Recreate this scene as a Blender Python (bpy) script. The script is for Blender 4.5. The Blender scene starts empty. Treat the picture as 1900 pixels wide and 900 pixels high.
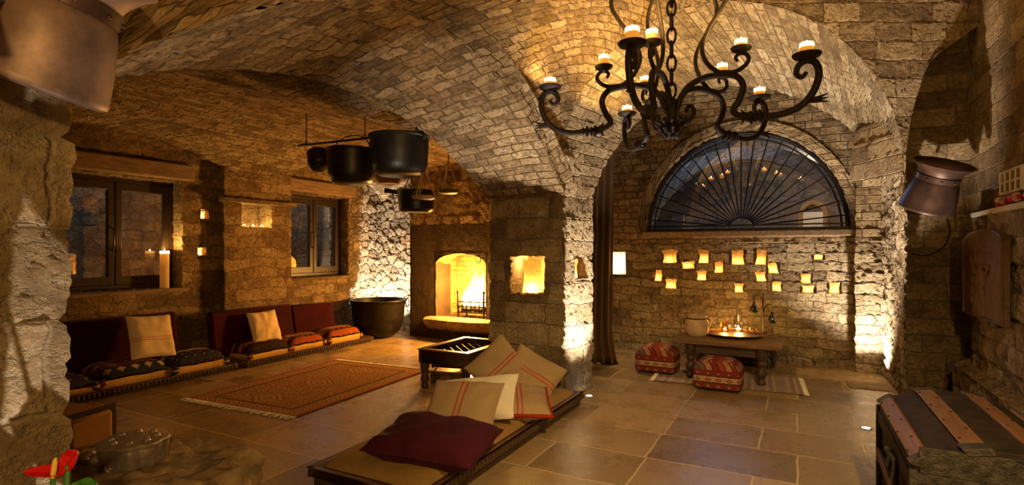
import bpy, bmesh, math, random
from mathutils import Vector, Matrix, Euler, noise as mnoise
R = math.radians
random.seed(7)
S = bpy.context.scene
COL = S.collection

# ------------------------------------------------------------------ camera, world, light, exposure
TH = R(27.85); CT, ST = math.cos(TH), math.sin(TH); FPX = 1003.0; CAMZ = 1.5
cam = bpy.data.cameras.new('camera'); cam_o = bpy.data.objects.new('camera', cam); COL.objects.link(cam_o)
cam.sensor_width = 36; cam.lens = 36 * FPX / 1900; cam.shift_y = 15 / 1900; cam.clip_start = 0.05
cam_o.location = (0, 0, CAMZ); cam_o.rotation_euler = (R(90), 0, TH)
S.camera = cam_o
S.view_settings.view_transform = 'Standard'; S.view_settings.look = 'None'
S.view_settings.gamma = 1; S.view_settings.use_curve_mapping = False
S.view_settings.exposure = 1.12
S.cycles.use_denoising = True
S.cycles.max_bounces = 6; S.cycles.diffuse_bounces = 4; S.cycles.sample_clamp_indirect = 3; S.cycles.sample_clamp_direct = 0
w = bpy.data.worlds.new('night'); S.world = w; w.use_nodes = True
w.node_tree.nodes['Background'].inputs[0].default_value = (0.02, 0.03, 0.06, 1)
w.node_tree.nodes['Background'].inputs[1].default_value = 0.3

WARM = (1, 0.60, 0.16); WHITE = (1, 0.86, 0.68); FIRE = (1, 0.47, 0.09)
E_UP = 205; E_CHAND = 12.0; E_FIRE = 150

def point(name, loc, e, col=WARM, r=0.02, parent=None):
    l = bpy.data.lights.new(name, 'POINT'); l.energy = e; l.color = col; l.shadow_soft_size = r
    o = bpy.data.objects.new(name, l); COL.objects.link(o); o.location = loc
    if parent: o.parent = parent
    return o

def spot(name, loc, aim, e, ang=110, blend=0.6, col=WHITE, r=0.03):
    l = bpy.data.lights.new(name, 'SPOT'); l.energy = e; l.color = col; l.shadow_soft_size = r
    l.spot_size = R(ang); l.spot_blend = blend
    o = bpy.data.objects.new(name, l); COL.objects.link(o); o.location = loc
    o.rotation_euler = (Vector(aim) - Vector(loc)).to_track_quat('-Z', 'Y').to_euler()
    return o

# the ground spotlights, other fixed lamps of the room, and two added hall fills
spot('uplight_pillar', (-1.70, 5.20, 0.02), (-1.93, 5.28, 2.0), E_UP * 1.3, 80, .8)
spot('uplight_alcove', (0.77, 7.55, 0.02), (0.70, 7.75, 1.9), E_UP * .9, 110, .9)
spot('uplight_hall', (0.56, 5.43, 0.02), (0.52, 6.95, 2.9), E_UP * 2.0, 54, .6)
point('hall_fill', (1.10, -0.8, 2.0), 125, (1, .62, .20), .06)  # added warm fill behind the camera, no fixture
spot('hall_floor_fill', (0.75, 0.5, 3.3), (-0.5, 4.3, 0.0), 300, 62, .9, (1, .66, .26), .05)  # unseen spot added to brighten the foreground floor
spot('uplight_corner', (-6.68, 7.66, 0.02), (-6.55, 7.60, 2.0), E_UP * 2.0, 110, .9)
spot('uplight_near', (-1.30, 0.80, 0.03), (-1.98, 0.74, 1.9), E_UP * .34, 70, .8, r=.006)
spot('uplight_arch', (-1.55, 1.05, 0.03), (-2.45, 3.7, 2.6), E_UP * .9, 34, .7)
point('corridor_light', (-1.2, 9.6, 3.4), 55, (0.5, 0.63, 1), 0.2)
point('corridor_light', (0.2, 11.4, 3.0), 40, (1, .72, .42), 0.1)
point('yard_light', (-8.0, 7.7, 2.6), 14, (0.6, 0.75, 1), 0.1)
point('yard_light', (-8.0, 3.6, 2.9), 10, (0.6, 0.75, 1), 0.1)

def W(px, py, d):
    cx = (px - 950) / FPX; cz = (465 - py) / FPX
    return Vector((d * (cx * CT - ST), d * (cx * ST + CT), CAMZ + d * cz))
def G(px, py, z=0.0):
    return W(px, py, (CAMZ - z) * FPX / (py - 465))
def onY(px, py, Y):
    cx = (px - 950) / FPX
    return W(px, py, Y / (cx * ST + CT))
def onX(px, py, X):
    cx = (px - 950) / FPX
    return W(px, py, X / (cx * CT - ST))

# ------------------------------------------------------------------ mesh helpers
class MB:
    def __init__(s): s.v = []; s.f = []; s.uv = []
    def add(s, vs, fs, uvs=None):
        o = len(s.v); s.v += [tuple(v) for v in vs]
        for i, f in enumerate(fs):
            s.f.append(tuple(k + o for k in f))
            s.uv.append([tuple(uvs[k]) for k in f] if uvs else [(vs[k][0], vs[k][1] if abs(vs[k][2]) > 1e9 else vs[k][2]) for k in f])
        return s
    def grid(s, fn, nu, nv, uvfn=None, close_u=False):
        vs, uv = [], []
        for j in range(nv + 1):
            for i in range(nu + 1):
                a, b = i / nu, j / nv
                vs.append(fn(a, b)); uv.append(uvfn(a, b) if uvfn else (a, b))
        fs = []
        for j in range(nv):
            for i in range(nu):
                k = j * (nu + 1) + i
                fs.append((k, k + 1, k + nu + 2, k + nu + 1))
        return s.add(vs, fs, uv)
    def box(s, c, d, rot=None, uvs=1.0):
        M = rot.to_matrix() if rot else Matrix.Identity(3)
        c = Vector(c); hx, hy, hz = d[0] / 2, d[1] / 2, d[2] / 2
        for ax in range(3):
            for sg in (-1, 1):
                a, b = [(1, 2), (2, 0), (0, 1)][ax]; h = (hx, hy, hz)
                q = []
                for (p, r) in ((-1, -1), (1, -1), (1, 1), (-1, 1)):
                    v = [0, 0, 0]; v[ax] = sg * h[ax]; v[a] = p * h[a]; v[b] = r * h[b]; q.append(v)
                if sg < 0: q.reverse()
                uv = []
                for v in q:
                    if ax == 2: uv.append((v[0] * uvs, v[1] * uvs))
                    elif ax == 1: uv.append((v[0] * uvs, v[2] * uvs))
                    else: uv.append((v[1] * uvs, v[2] * uvs))
                s.add([c + M @ Vector(v) for v in q], [(0, 1, 2, 3)], uv)
        return s
    def lathe(s, prof, n=28, M=None, a0=0, a1=2 * math.pi, wob=None):
        M = M or Matrix.Identity(4)
        L = [0]
        for (a, b) in zip(prof, prof[1:]): L.append(L[-1] + math.hypot(a[0] - b[0], a[1] - b[1]))
        vs, uv = [], []
        for j, (r, z) in enumerate(prof):
            for i in range(n + 1):
                t = a0 + (a1 - a0) * i / n
                rr = r * (wob(t, z) if wob else 1)
                vs.append(M @ Vector((rr * math.cos(t), rr * math.sin(t), z))); uv.append((i / n, L[j]))
        fs = []
        for j in range(len(prof) - 1):
            for i in range(n):
                k = j * (n + 1) + i
                fs.append((k, k + 1, k + n + 2, k + n + 1))
        return s.add(vs, fs, uv)
    def tube(s, pts, r, n=8, closed=False, flat=1.0):
        pts = [Vector(p) for p in pts]; m = len(pts)
        rs = r if isinstance(r, (list, tuple)) else [r] * m
        up = Vector((0, 0, 1)); vs, uv = [], []
        pn = None
        for k, p in enumerate(pts):
            a = pts[(k - 1) % m] if (closed or k > 0) else p
            b = pts[(k + 1) % m] if (closed or k < m - 1) else p
            t = (b - a).normalized()
            if pn is None:
                pn = t.cross(up)
                if pn.length < .05: pn = t.cross(Vector((1, 0, 0)))
            pn = (pn - t * pn.dot(t)).normalized(); bn = t.cross(pn)
            for i in range(n):
                an = 2 * math.pi * i / n
                vs.append(p + (pn * math.cos(an) * flat + bn * math.sin(an)) * rs[k]); uv.append((i / n, k / m * 4))
        fs = []
        for k in range(m if closed else m - 1):
            for i in range(n):
                a, b = k * n + i, k * n + (i + 1) % n
                c, d = ((k + 1) % m) * n + (i + 1) % n, ((k + 1) % m) * n + i
                fs.append((a, b, c, d))
        if not closed:
            fs.append(tuple(reversed(range(n)))); fs.append(tuple(range((m - 1) * n, m * n)))
        return s.add(vs, fs, uv)
    def blob(s, c, rad, n=14, m=10, amp=0.0, freq=2.0, seed=0, M=None):
        M = M or Matrix.Identity(3)
        def fn(a, b):
            t, p = a * 2 * math.pi, (b - .5) * math.pi
            d = Vector((math.cos(t) * math.cos(p), math.sin(t) * math.cos(p), math.sin(p)))
            k = 1 + amp * mnoise.noise(d * freq + Vector((seed * 7.1, seed, 0)))
            return Vector(c) + M @ Vector((d.x * rad[0] * k, d.y * rad[1] * k, d.z * rad[2] * k))
        return s.grid(fn, n, m)
    def build(s, name, mat, parent=None, smooth=True, bevel=0, weld=True, orient=None, edge=True, subs=0):
        me = bpy.data.meshes.new(name); me.from_pydata(s.v, [], s.f)
        ul = me.uv_layers.new(name='UVMap')
        flat = [c for f in s.uv for p in f for c in p[:2]]
        ul.data.foreach_set('uv', flat)
        bm = bmesh.new(); bm.from_mesh(me)
        if weld: bmesh.ops.remove_doubles(bm, verts=bm.verts, dist=1e-4)
        if orient is not None:
            e = Vector(orient); t = 0
            for f in bm.faces: t += f.normal.dot((e - f.calc_center_median()).normalized()) * f.calc_area()
            if t < 0: bmesh.ops.reverse_faces(bm, faces=bm.faces)
        elif orient is None and weld:
            bmesh.ops.recalc_face_normals(bm, faces=bm.faces)
        for f in bm.faces: f.smooth = smooth
        if smooth and edge and orient is None:
            for ed in bm.edges:
                if len(ed.link_faces) == 2 and ed.calc_face_angle(0) > R(40): ed.smooth = False
        bm.to_mesh(me); bm.free()
        me.materials.append(mat)
        o = bpy.data.objects.new(name, me); COL.objects.link(o)
        if parent: o.parent = parent
        if bevel:
            b = o.modifiers.new('bevel', 'BEVEL'); b.width = bevel; b.segments = 2; b.limit_method = 'ANGLE'; b.angle_limit = R(40)
        if subs:
            b = o.modifiers.new('subd', 'SUBSURF'); b.levels = subs; b.render_levels = subs
        return o

def tag(o, label=None, cat=None, group=None, kind=None):
    if label: o['label'] = label
    if cat: o['category'] = cat
    if group: o['group'] = group
    if kind: o['kind'] = kind
    return o
def thing(name, label, cat, loc=(0, 0, 0), rz=0, group=None, rot=None):
    o = bpy.data.objects.new(name, None); COL.objects.link(o); o.empty_display_size = .1
    o.location = loc; o.rotation_euler = rot if rot else (0, 0, rz)
    return tag(o, label, cat, group)
def struct(o): o['kind'] = 'structure'; return o
def kids(o): return [c for c in bpy.data.objects if c.parent == o]
def copy_tree(o, parent=None):
    c = o.copy(); COL.objects.link(c)
    if parent: c.parent = parent
    for ch in kids(o): copy_tree(ch, c)
    return c
def dup(o, label, loc, rot=None, group=None, scale=None):
    c = copy_tree(o); c['label'] = label; c.location = loc
    if rot is not None: c.rotation_euler = rot
    if group: c['group'] = group
    if scale: c.scale = scale
    return c
def smooth_path(pts, n=6):
    pts = [Vector(p) for p in pts]; out = []
    for i in range(len(pts) - 1):
        p0 = pts[max(i - 1, 0)]; p1 = pts[i]; p2 = pts[i + 1]; p3 = pts[min(i + 2, len(pts) - 1)]
        for k in range(n):
            t = k / n
            out.append(.5 * ((2 * p1) + (-p0 + p2) * t + (2 * p0 - 5 * p1 + 4 * p2 - p3) * t * t + (-p0 + 3 * p1 - 3 * p2 + p3) * t ** 3))
    out.append(pts[-1]); return out

# ------------------------------------------------------------------ materials
class N:
    def __init__(s, name):
        s.m = bpy.data.materials.new(name); s.m.use_nodes = True; s.t = s.m.node_tree
        s.t.nodes.clear(); s.out = s.t.nodes.new('ShaderNodeOutputMaterial')
    def n(s, ty, ins=None, **kw):
        nd = s.t.nodes.new('ShaderNode' + ty)
        for k, v in kw.items(): setattr(nd, k, v)
        for k, v in (ins or {}).items(): s.set(nd.inputs[k], v)
        return nd
    def set(s, sock, v):
        if isinstance(v, bpy.types.NodeSocket): s.t.links.new(v, sock)
        elif isinstance(v, tuple) and len(v) == 3 and sock.type == 'RGBA': sock.default_value = (*v, 1)
        else: sock.default_value = v
    def math(s, op, a, b=0.0, c=None, clamp=False):
        nd = s.t.nodes.new('ShaderNodeMath'); nd.operation = op; nd.use_clamp = clamp
        s.set(nd.inputs[0], a); s.set(nd.inputs[1], b)
        if c is not None: s.set(nd.inputs[2], c)
        return nd.outputs[0]
    def vmath(s, op, a, b=(0, 0, 0)):
        nd = s.t.nodes.new('ShaderNodeVectorMath'); nd.operation = op
        s.set(nd.inputs[0], a); s.set(nd.inputs[1], b); return nd.outputs[0]
    def mix(s, f, a, b, blend='MIX'):
        nd = s.t.nodes.new('ShaderNodeMix'); nd.data_type = 'RGBA'; nd.blend_type = blend
        s.set(nd.inputs[0], f); s.set(nd.inputs[6], a); s.set(nd.inputs[7], b); return nd.outputs[2]
    def ramp(s, f, stops, interp='LINEAR'):
        nd = s.t.nodes.new('ShaderNodeValToRGB'); cr = nd.color_ramp; cr.interpolation = interp
        while len(cr.elements) > 1: cr.elements.remove(cr.elements[-1])
        for i, (p, c) in enumerate(stops):
            e = cr.elements[0] if i == 0 else cr.elements.new(p)
            e.position = p; e.color = (*c, 1)
        s.set(nd.inputs[0], f); return nd.outputs[0]
    def uv(s): return s.n('UVMap').outputs[0]
    def obj(s): return s.n('TexCoord').outputs['Object']
    def sep(s, v): nd = s.n('SeparateXYZ', {0: v}); return nd.outputs[0], nd.outputs[1], nd.outputs[2]
    def noise(s, vec, scale, detail=4, rough=.6, out=0):
        return s.n('TexNoise', {'Vector': vec, 'Scale': scale, 'Detail': detail, 'Roughness': rough}).outputs[out]
    def rng(s, v, a, b, c=0.0, d=1.0):
        return s.n('MapRange', {0: v, 1: a, 2: b, 3: c, 4: d}).outputs[0]
    def bump(s, h, strength=.5, dist=.01):
        return s.n('Bump', {'Height': h, 'Strength': strength, 'Distance': dist}).outputs[0]
    def bsdf(s, **kw):
        ins = {}
        names = dict(col='Base Color', rough='Roughness', metal='Metallic', normal='Normal', spec='Specular IOR Level', sheen='Sheen Weight',
                     alpha='Alpha', trans='Transmission Weight', emit='Emission Color', es='Emission Strength', coat='Coat Weight', sss='Subsurface Weight', ior='IOR')
        for k, v in kw.items(): ins[names[k]] = v
        b = s.n('BsdfPrincipled', ins); s.t.links.new(b.outputs[0], s.out.inputs[0]); s.b = b; return s
    def surf(s, sock): s.t.links.new(sock, s.out.inputs[0]); return s

def stone(name, kind, bw, rh, cols, mortar, depth=.025, warp=.05, rough=.9, ms=.010, seed=0.0, bumponly=False, jw=.10, fine=1.0, mmix=.55, sq=1.3):
    q = N(name); uv = q.vmath('ADD', q.uv(), (seed * 3.7, seed * 1.9, seed))
    def warped(sc, de, amt):
        n_ = q.vmath('SCALE', q.vmath('SUBTRACT', q.noise(uv, sc, de, .6, 1), (.5, .5, .5))); n_.node.inputs[3].default_value = amt; return n_
    vec = q.vmath('ADD', q.vmath('ADD', uv, warped(1.7, 2, warp * 1.3)), q.vmath('ADD', warped(9, 2, warp * .75), warped(38, 3, warp * .35)))
    if kind == 'brick':
        b = q.n('TexBrick', {'Vector': vec, 'Color1': (0, 0, 0), 'Color2': (1, 1, 1), 'Mortar': (.4, .4, .4), 'Scale': 1.0, 'Mortar Size': ms, 'Mortar Smooth': .9,
                             'Bias': 0.0, 'Brick Width': bw, 'Row Height': rh}, offset=.43, squash=sq, squash_frequency=3)
        rnd = q.sep(b.outputs[0])[0]; stonef = q.math('SUBTRACT', 1.0, b.outputs[1])
    else:
        v2 = q.vmath('MULTIPLY', vec, (1 / bw, 1 / rh, 1))
        ve = q.n('TexVoronoi', {'Vector': v2, 'Scale': 1.0, 'Randomness': .9}, feature='DISTANCE_TO_EDGE', voronoi_dimensions='2D')
        vf = q.n('TexVoronoi', {'Vector': v2, 'Scale': 1.0, 'Randomness': .9}, feature='F1', voronoi_dimensions='2D')
        rnd = q.sep(vf.outputs[1])[0]; stonef = q.rng(ve.outputs[0], .01, jw)
    f1 = q.noise(uv, 7, 9, .74); f2 = q.noise(uv, 1.3, 4, .55); f3 = q.noise(uv, 30, 6, .75)
    f4 = q.noise(uv, 15, 4, .7); stonef = q.math('MULTIPLY', stonef, q.rng(f4, .34, .50, .25, 1.0))
    t = q.math('ADD', q.math('MULTIPLY', rnd, .46), q.math('ADD', q.math('MULTIPLY', f1, 1.35), q.math('MULTIPLY', f2, .8)))
    t = q.math('SUBTRACT', t, .86)
    c = q.ramp(t, [(.0, cols[0]), (.33, cols[1]), (.60, cols[2]), (.95, cols[3])])
    c = q.mix(q.rng(f3, .38, .62, .45, 0.0), c, cols[0])
    hue = q.noise(uv, 2.3, 3, .5, 1); c = q.mix(.18, c, q.mix(1.0, c, q.mix(.5, hue, (.62, .52, .36)), 'MULTIPLY'))
    c = q.mix(q.math('MULTIPLY', q.math('SUBTRACT', 1.0, stonef), mmix), c, mortar)
    h = q.math('MULTIPLY', stonef, depth)
    h = q.math('ADD', h, q.math('MULTIPLY', q.math('SUBTRACT', f1, .5), depth * 2.3 * fine))
    h = q.math('ADD', h, q.math('MULTIPLY', rnd, depth * .55))
    h = q.math('ADD', h, q.math('MULTIPLY', q.math('SUBTRACT', f3, .5), depth * 1.05 * fine))
    if bumponly:
        q.bsdf(col=c, rough=rough, spec=.25, normal=q.bump(h, .9, 1.0))
    else:
        q.bsdf(col=c, rough=rough, spec=.2)
        d = q.n('Displacement', {'Height': h, 'Midlevel': depth * 1.25, 'Scale': 1.0})
        q.t.links.new(d.outputs[0], q.out.inputs[2]); q.m.displacement_method = 'BOTH'
    return q.m

C_BR = [(.085, .052, .026), (.25, .165, .085), (.42, .295, .16), (.56, .42, .255)]
C_LT = [(.11, .075, .042), (.29, .21, .125), (.47, .36, .225), (.62, .51, .35)]
M_vault = stone('vault_brick', 'brick', .20, .102, C_BR, (.06, .042, .024), .017, .022, seed=1, mmix=.8)
M_arch = stone('arch_brick', 'brick', .225, .115, C_LT, (.14, .105, .065), .022, .026, seed=2, mmix=.75)
M_block = stone('wall_block', 'brick', .36, .19, C_BR, (.15, .115, .08), .018, .045, seed=3)
M_rubble = stone('rubble_stone', 'brick', .27, .155, C_BR, (.14, .10, .06), .022, .13, seed=4, sq=1.6)
M_rubble_l = stone('rubble_stone_pale', 'rubble', .21, .145, C_LT, (.09, .075, .055), .034, .06, seed=5, jw=.12, mmix=.7)
M_ledge = stone('ledge_stone', 'brick', .30, .125, C_LT, (.11, .085, .055), .030, .10, seed=6, sq=1.9, fine=1.1, mmix=.75)
M_pier = stone('pier_block', 'brick', .36, .22, C_LT, (.20, .16, .11), .026, .06, seed=8.3, fine=1.1)
M_big = stone('big_block', 'brick', .30, .29, C_LT, (.34, .28, .2), .026, .035, ms=.012, seed=9.4, fine=1.2)
M_fire = stone('fire_brick', 'brick', .16, .085, [(.12, .06, .02), (.35, .2, .07), (.5, .32, .12), (.6, .42, .18)], (.10, .05, .02), .008, .01, seed=10)
M_soot = stone('sooty_plaster', 'rubble', 1.6, 1.4, [(.03, .02, .013), (.06, .038, .022), (.085, .055, .03), (.12, .08, .045)], (.07, .045, .025), .008, .08, seed=11)
M_blue = stone('corridor_brick', 'brick', .25, .12, [(.05, .05, .06), (.10, .10, .12), (.16, .16, .18), (.24, .24, .26)], (.06, .06, .07), .012, .03, seed=12, bumponly=True)

def mat_floor():
    q = N('flagstone'); uv = q.uv()
    w1 = q.vmath('SCALE', q.vmath('SUBTRACT', q.noise(uv, 4, 2, .5, 1), (.5, .5, .5))); w1.node.inputs[3].default_value = .02
    vec = q.vmath('ADD', uv, w1)
    b = q.n('TexBrick', {'Vector': vec, 'Color1': (0, 0, 0), 'Color2': (1, 1, 1), 'Mortar': (.5, .5, .5), 'Scale': 1.0, 'Mortar Size': .010, 'Mortar Smooth': .3,
                         'Bias': 0.0, 'Brick Width': .98, 'Row Height': .56}, offset=.37, squash=.72, squash_frequency=2)
    rnd = q.sep(b.outputs[0])[0]; mo = b.outputs[1]
    f1 = q.noise(uv, 3.2, 8, .68); f2 = q.noise(uv, 22, 5, .7)
    t = q.math('ADD', q.math('MULTIPLY', rnd, .50), q.math('MULTIPLY', f1, .42))
    c = q.ramp(t, [(.2, (.16, .105, .048)), (.5, (.31, .213, .104)), (.75, (.42, .30, .15)), (1, (.5, .37, .19))])
    c = q.mix(q.math('MULTIPLY', mo, .85), c, (.55, .42, .24))
    r = q.rng(q.math('ADD', f1, q.math('MULTIPLY', f2, .3)), .4, .9, .17, .42)
    h = q.math('ADD', q.math('MULTIPLY', q.math('SUBTRACT', 1.0, mo), .004), q.math('ADD', q.math('MULTIPLY', f1, .008), q.math('MULTIPLY', f2, .0025)))
    return q.bsdf(col=c, rough=r, spec=.42, normal=q.bump(h, .8, 1.0)).m
M_floor = mat_floor()

def simple(name, col, rough=.6, metal=0.0, var=.3, scale=8, bump=.0, spec=.4, sheen=0.0, stretch=(1, 1, 1)):
    q = N(name); v = q.vmath('MULTIPLY', q.obj(), stretch)
    f = q.noise(v, scale, 6, .65)
    c = q.mix(q.rng(f, .3, .7), tuple(x * (1 - var) for x in col), tuple(min(1, x * (1 + var)) for x in col))
    kw = dict(col=c, rough=rough, metal=metal, spec=spec, sheen=sheen)
    if bump: kw['normal'] = q.bump(f, bump, .01)
    return q.bsdf(**kw).m
M_iron = simple('wrought_iron', (.022, .013, .008), .6, .4, .5, 20, .4)
M_black = simple('blackened_iron', (.011, .008, .006), .42, .3, .5, 10, .3)
M_copper = simple('aged_copper', (.17, .11, .088), .5, .55, .5, 7, .15)
M_copper_d = simple('dark_copper', (.055, .028, .019), .45, .6, .5, 7, .15)
M_pewter = simple('pewter', (.50, .46, .41), .27, .85, .25, 20, .1)
M_wood_d = simple('dark_wood', (.055, .028, .014), .5, 0, .5, 6, .3, stretch=(1, 8, 8))
M_wood_r = simple('slat_wood', (.15, .068, .026), .5, 0, .35, 5, .3, stretch=(9, 1, 9))
M_wood_t = simple('table_wood', (.15, .075, .035), .32, 0, .45, 5, .25, stretch=(1, 9, 9))
M_wood_p = simple('pale_wood', (.30, .19, .10), .65, 0, .35, 6, .3, stretch=(1, 8, 8))
M_leather = simple('worn_black_leather', (.026, .017, .010), .7, 0, .55, 9, .35, spec=.12)
M_emboss = simple('embossed_tin', (.05, .042, .034), .5, .5, .7, 26, 1.6)
M_maroon = simple('maroon_velvet', (.034, .002, .004), .9, 0, .3, 4, .1, sheen=.06, spec=.1)
M_purple = simple('plum_velvet', (.058, .007, .017), .85, 0, .35, 4, .15, sheen=.02, spec=.15)
M_red_c = simple('red_ticking', (.30, .025, .012), .9, 0, .15, 10, .1, spec=.1)
M_white = simple('white_cotton', (.68, .62, .52), .9, 0, .06, 12, .15, spec=.1)
M_tan = simple('tan_canvas', (.36, .20, .07), .85, 0, .12, 14, .15, spec=.1)
M_yellow = simple('ochre_ticking', (.50, .30, .09), .9, 0, .2, 10, .2, spec=.1)
M_lintel = simple('old_timber', (.20, .13, .075), .85, 0, .4, 5, .5, stretch=(6, 1, 6))
M_rock = simple('rough_boulder', (.24, .165, .085), .85, 0, .55, 9, 1.6)
M_curtain = simple('brown_drape', (.11, .062, .032), .9, 0, .2, 8, .1, spec=.1)
M_clay = simple('unglazed_clay', (.50, .34, .20), .85, 0, .25, 10, .3)
M_rope = simple('hemp_cord', (.45, .26, .10), .9, 0, .2, 30, .2)
M_plaque = simple('carved_plaque', (.11, .052, .026), .55, 0, .5, 9, .6)
M_red_p = simple('red_petal', (.50, .008, .008), .3, 0, .15, 8, .1)
M_yell = simple('spadix_yellow', (.75, .48, .10), .6, 0, .15, 30, .4)
M_green = simple('green_leaf', (.04, .16, .025), .4, 0, .3, 6, .1)
M_pot = simple('grey_planter', (.22, .20, .17), .7, 0, .2, 6, .2)
M_log = simple('charred_log', (.06, .03, .018), .9, 0, .5, 12, .8)
M_clothd = simple('dark_cloth', (.035, .018, .012), .9, 0, .3, 6, .1)
M_plaster = simple('pale_plaster', (.62, .55, .43), .9, 0, .1, 4, .1)
M_backwood = simple('sash_wood', (.022, .010, .006), .4, 0, .4, 6, .2, stretch=(8, 8, 1))

def emis(name, col, st, clear=False):
    q = N(name); e = q.n('Emission', {'Color': col, 'Strength': st}).outputs[0]
    if clear: e = q.n('AddShader', {0: e, 1: q.n('BsdfTransparent').outputs[0]}).outputs[0]
    return q.surf(e).m
M_flame = emis('candle_flame', (1, .62, .22), 55, True)
M_lampdisc = emis('spotlight_lens', (1, .93, .82), 30)
M_ember = emis('embers', (1, .22, .03), 5)
def mat_fire():
    q = N('fire_flame'); x, y, z = q.sep(q.obj())
    c = q.ramp(q.rng(z, 0, .5), [(0, (1, .42, .06)), (.5, (1, .55, .14)), (1, (1, .32, .03))])
    return q.surf(q.n('AddShader', {0: q.n('Emission', {'Color': c, 'Strength': 5.0}).outputs[0], 1: q.n('BsdfTransparent').outputs[0]}).outputs[0]).m
M_fireflame = mat_fire()
def mat_wax():
    q = N('candle_wax')
    d = q.n('BsdfDiffuse', {'Color': (.92, .80, .55)}).outputs[0]; t = q.n('BsdfTranslucent', {'Color': (1, .74, .36)}).outputs[0]
    return q.surf(q.n('MixShader', {0: .5, 1: d, 2: t}).outputs[0]).m
M_wax = mat_wax()
def mat_paper():
    q = N('lantern_sacking'); f = q.noise(q.obj(), 30, 5, .7)
    c = q.mix(q.rng(f, .35, .65), (.62, .36, .13), (.90, .62, .30))
    d = q.n('BsdfDiffuse', {'Color': c}).outputs[0]; t = q.n('BsdfTranslucent', {'Color': c}).outputs[0]
    return q.surf(q.n('MixShader', {0: .62, 1: d, 2: t}).outputs[0]).m
M_paper = mat_paper()
def mat_pane(name, tint, gl, blend=.55):
    q = N(name); lw = q.n('LayerWeight', {0: blend}).outputs[1]
    g = q.n('BsdfGlossy', {'Color': (1, 1, 1), 'Roughness': .01}).outputs[0]; t = q.n('BsdfTransparent', {'Color': tint}).outputs[0]
    f = q.math('ADD', q.math('MULTIPLY', lw, .35), gl, clamp=True)
    return q.surf(q.n('MixShader', {0: f, 1: t, 2: g}).outputs[0]).m
M_pane = mat_pane('window_glass', (.85, .88, .9), .15)
M_pane_b = mat_pane('fan_window_glass', (.80, .86, .95), .24)
M_glass = mat_pane('clear_glass', (.97, .95, .92), .12)
M_gglass = mat_pane('green_glass', (.10, .38, .16), .12)
M_tglass = mat_pane('teal_glass', (.06, .30, .26), .12)
M_aglass = mat_pane('amber_glass', (.95, .78, .5), .06)

def mat_sack():
    q = N('striped_grain_sack'); x, y, _ = q.sep(q.uv())
    d = q.math('ABSOLUTE', q.math('SUBTRACT', x, .5))
    # two red lines either side of a thin pale middle
    a = q.math('MULTIPLY', q.math('GREATER_THAN', d, .022), q.math('LESS_THAN', d, .048))
    c0 = q.mix(q.noise(q.obj(), 60, 4, .7), (.30, .205, .115), (.42, .30, .175))
    c = q.mix(q.math('MULTIPLY', a, .85), c0, (.38, .05, .03))
    wv = q.noise(q.vmath('MULTIPLY', q.uv(), (1, 1, 1)), 160, 2, .5)
    return q.bsdf(col=c, rough=.95, spec=.05, normal=q.bump(q.math('ADD', wv, q.noise(q.obj(), 7, 3)), .25, .01)).m
M_sack = mat_sack()
def mat_ticking():
    q = N('cream_sack_red_stripe'); x, y, _ = q.sep(q.uv())
    d = q.math('ABSOLUTE', q.math('SUBTRACT', x, .42))
    a = q.math('MULTIPLY', q.math('GREATER_THAN', d, .020), q.math('LESS_THAN', d, .036))
    c = q.mix(q.math('MULTIPLY', a, .8), q.mix(q.noise(q.obj(), 40, 4), (.60, .45, .25), (.74, .58, .36)), (.40, .06, .03))
    return q.bsdf(col=c, rough=.95, spec=.05).m
M_cream = mat_ticking()
def mat_mattress():
    q = N('olive_sacking'); x, y, _ = q.sep(q.uv())
    d = q.math('ABSOLUTE', q.math('SUBTRACT', x, .40)); a = q.math('LESS_THAN', d, .045)
    d2 = q.math('ABSOLUTE', q.math('SUBTRACT', x, .80)); a2 = q.math('LESS_THAN', d2, .008)
    c = q.mix(q.noise(q.obj(), 24, 5), (.22, .13, .04), (.36, .22, .075))
    c = q.mix(q.math('MULTIPLY', a, .8), c, (.085, .075, .032)); c = q.mix(q.math('MULTIPLY', a2, .5), c, (.5, .3, .12))
    return q.bsdf(col=c, rough=.9, spec=.1, normal=q.bump(q.noise(q.obj(), 6, 5), .5, .02)).m
M_mattress = mat_mattress()

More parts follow.
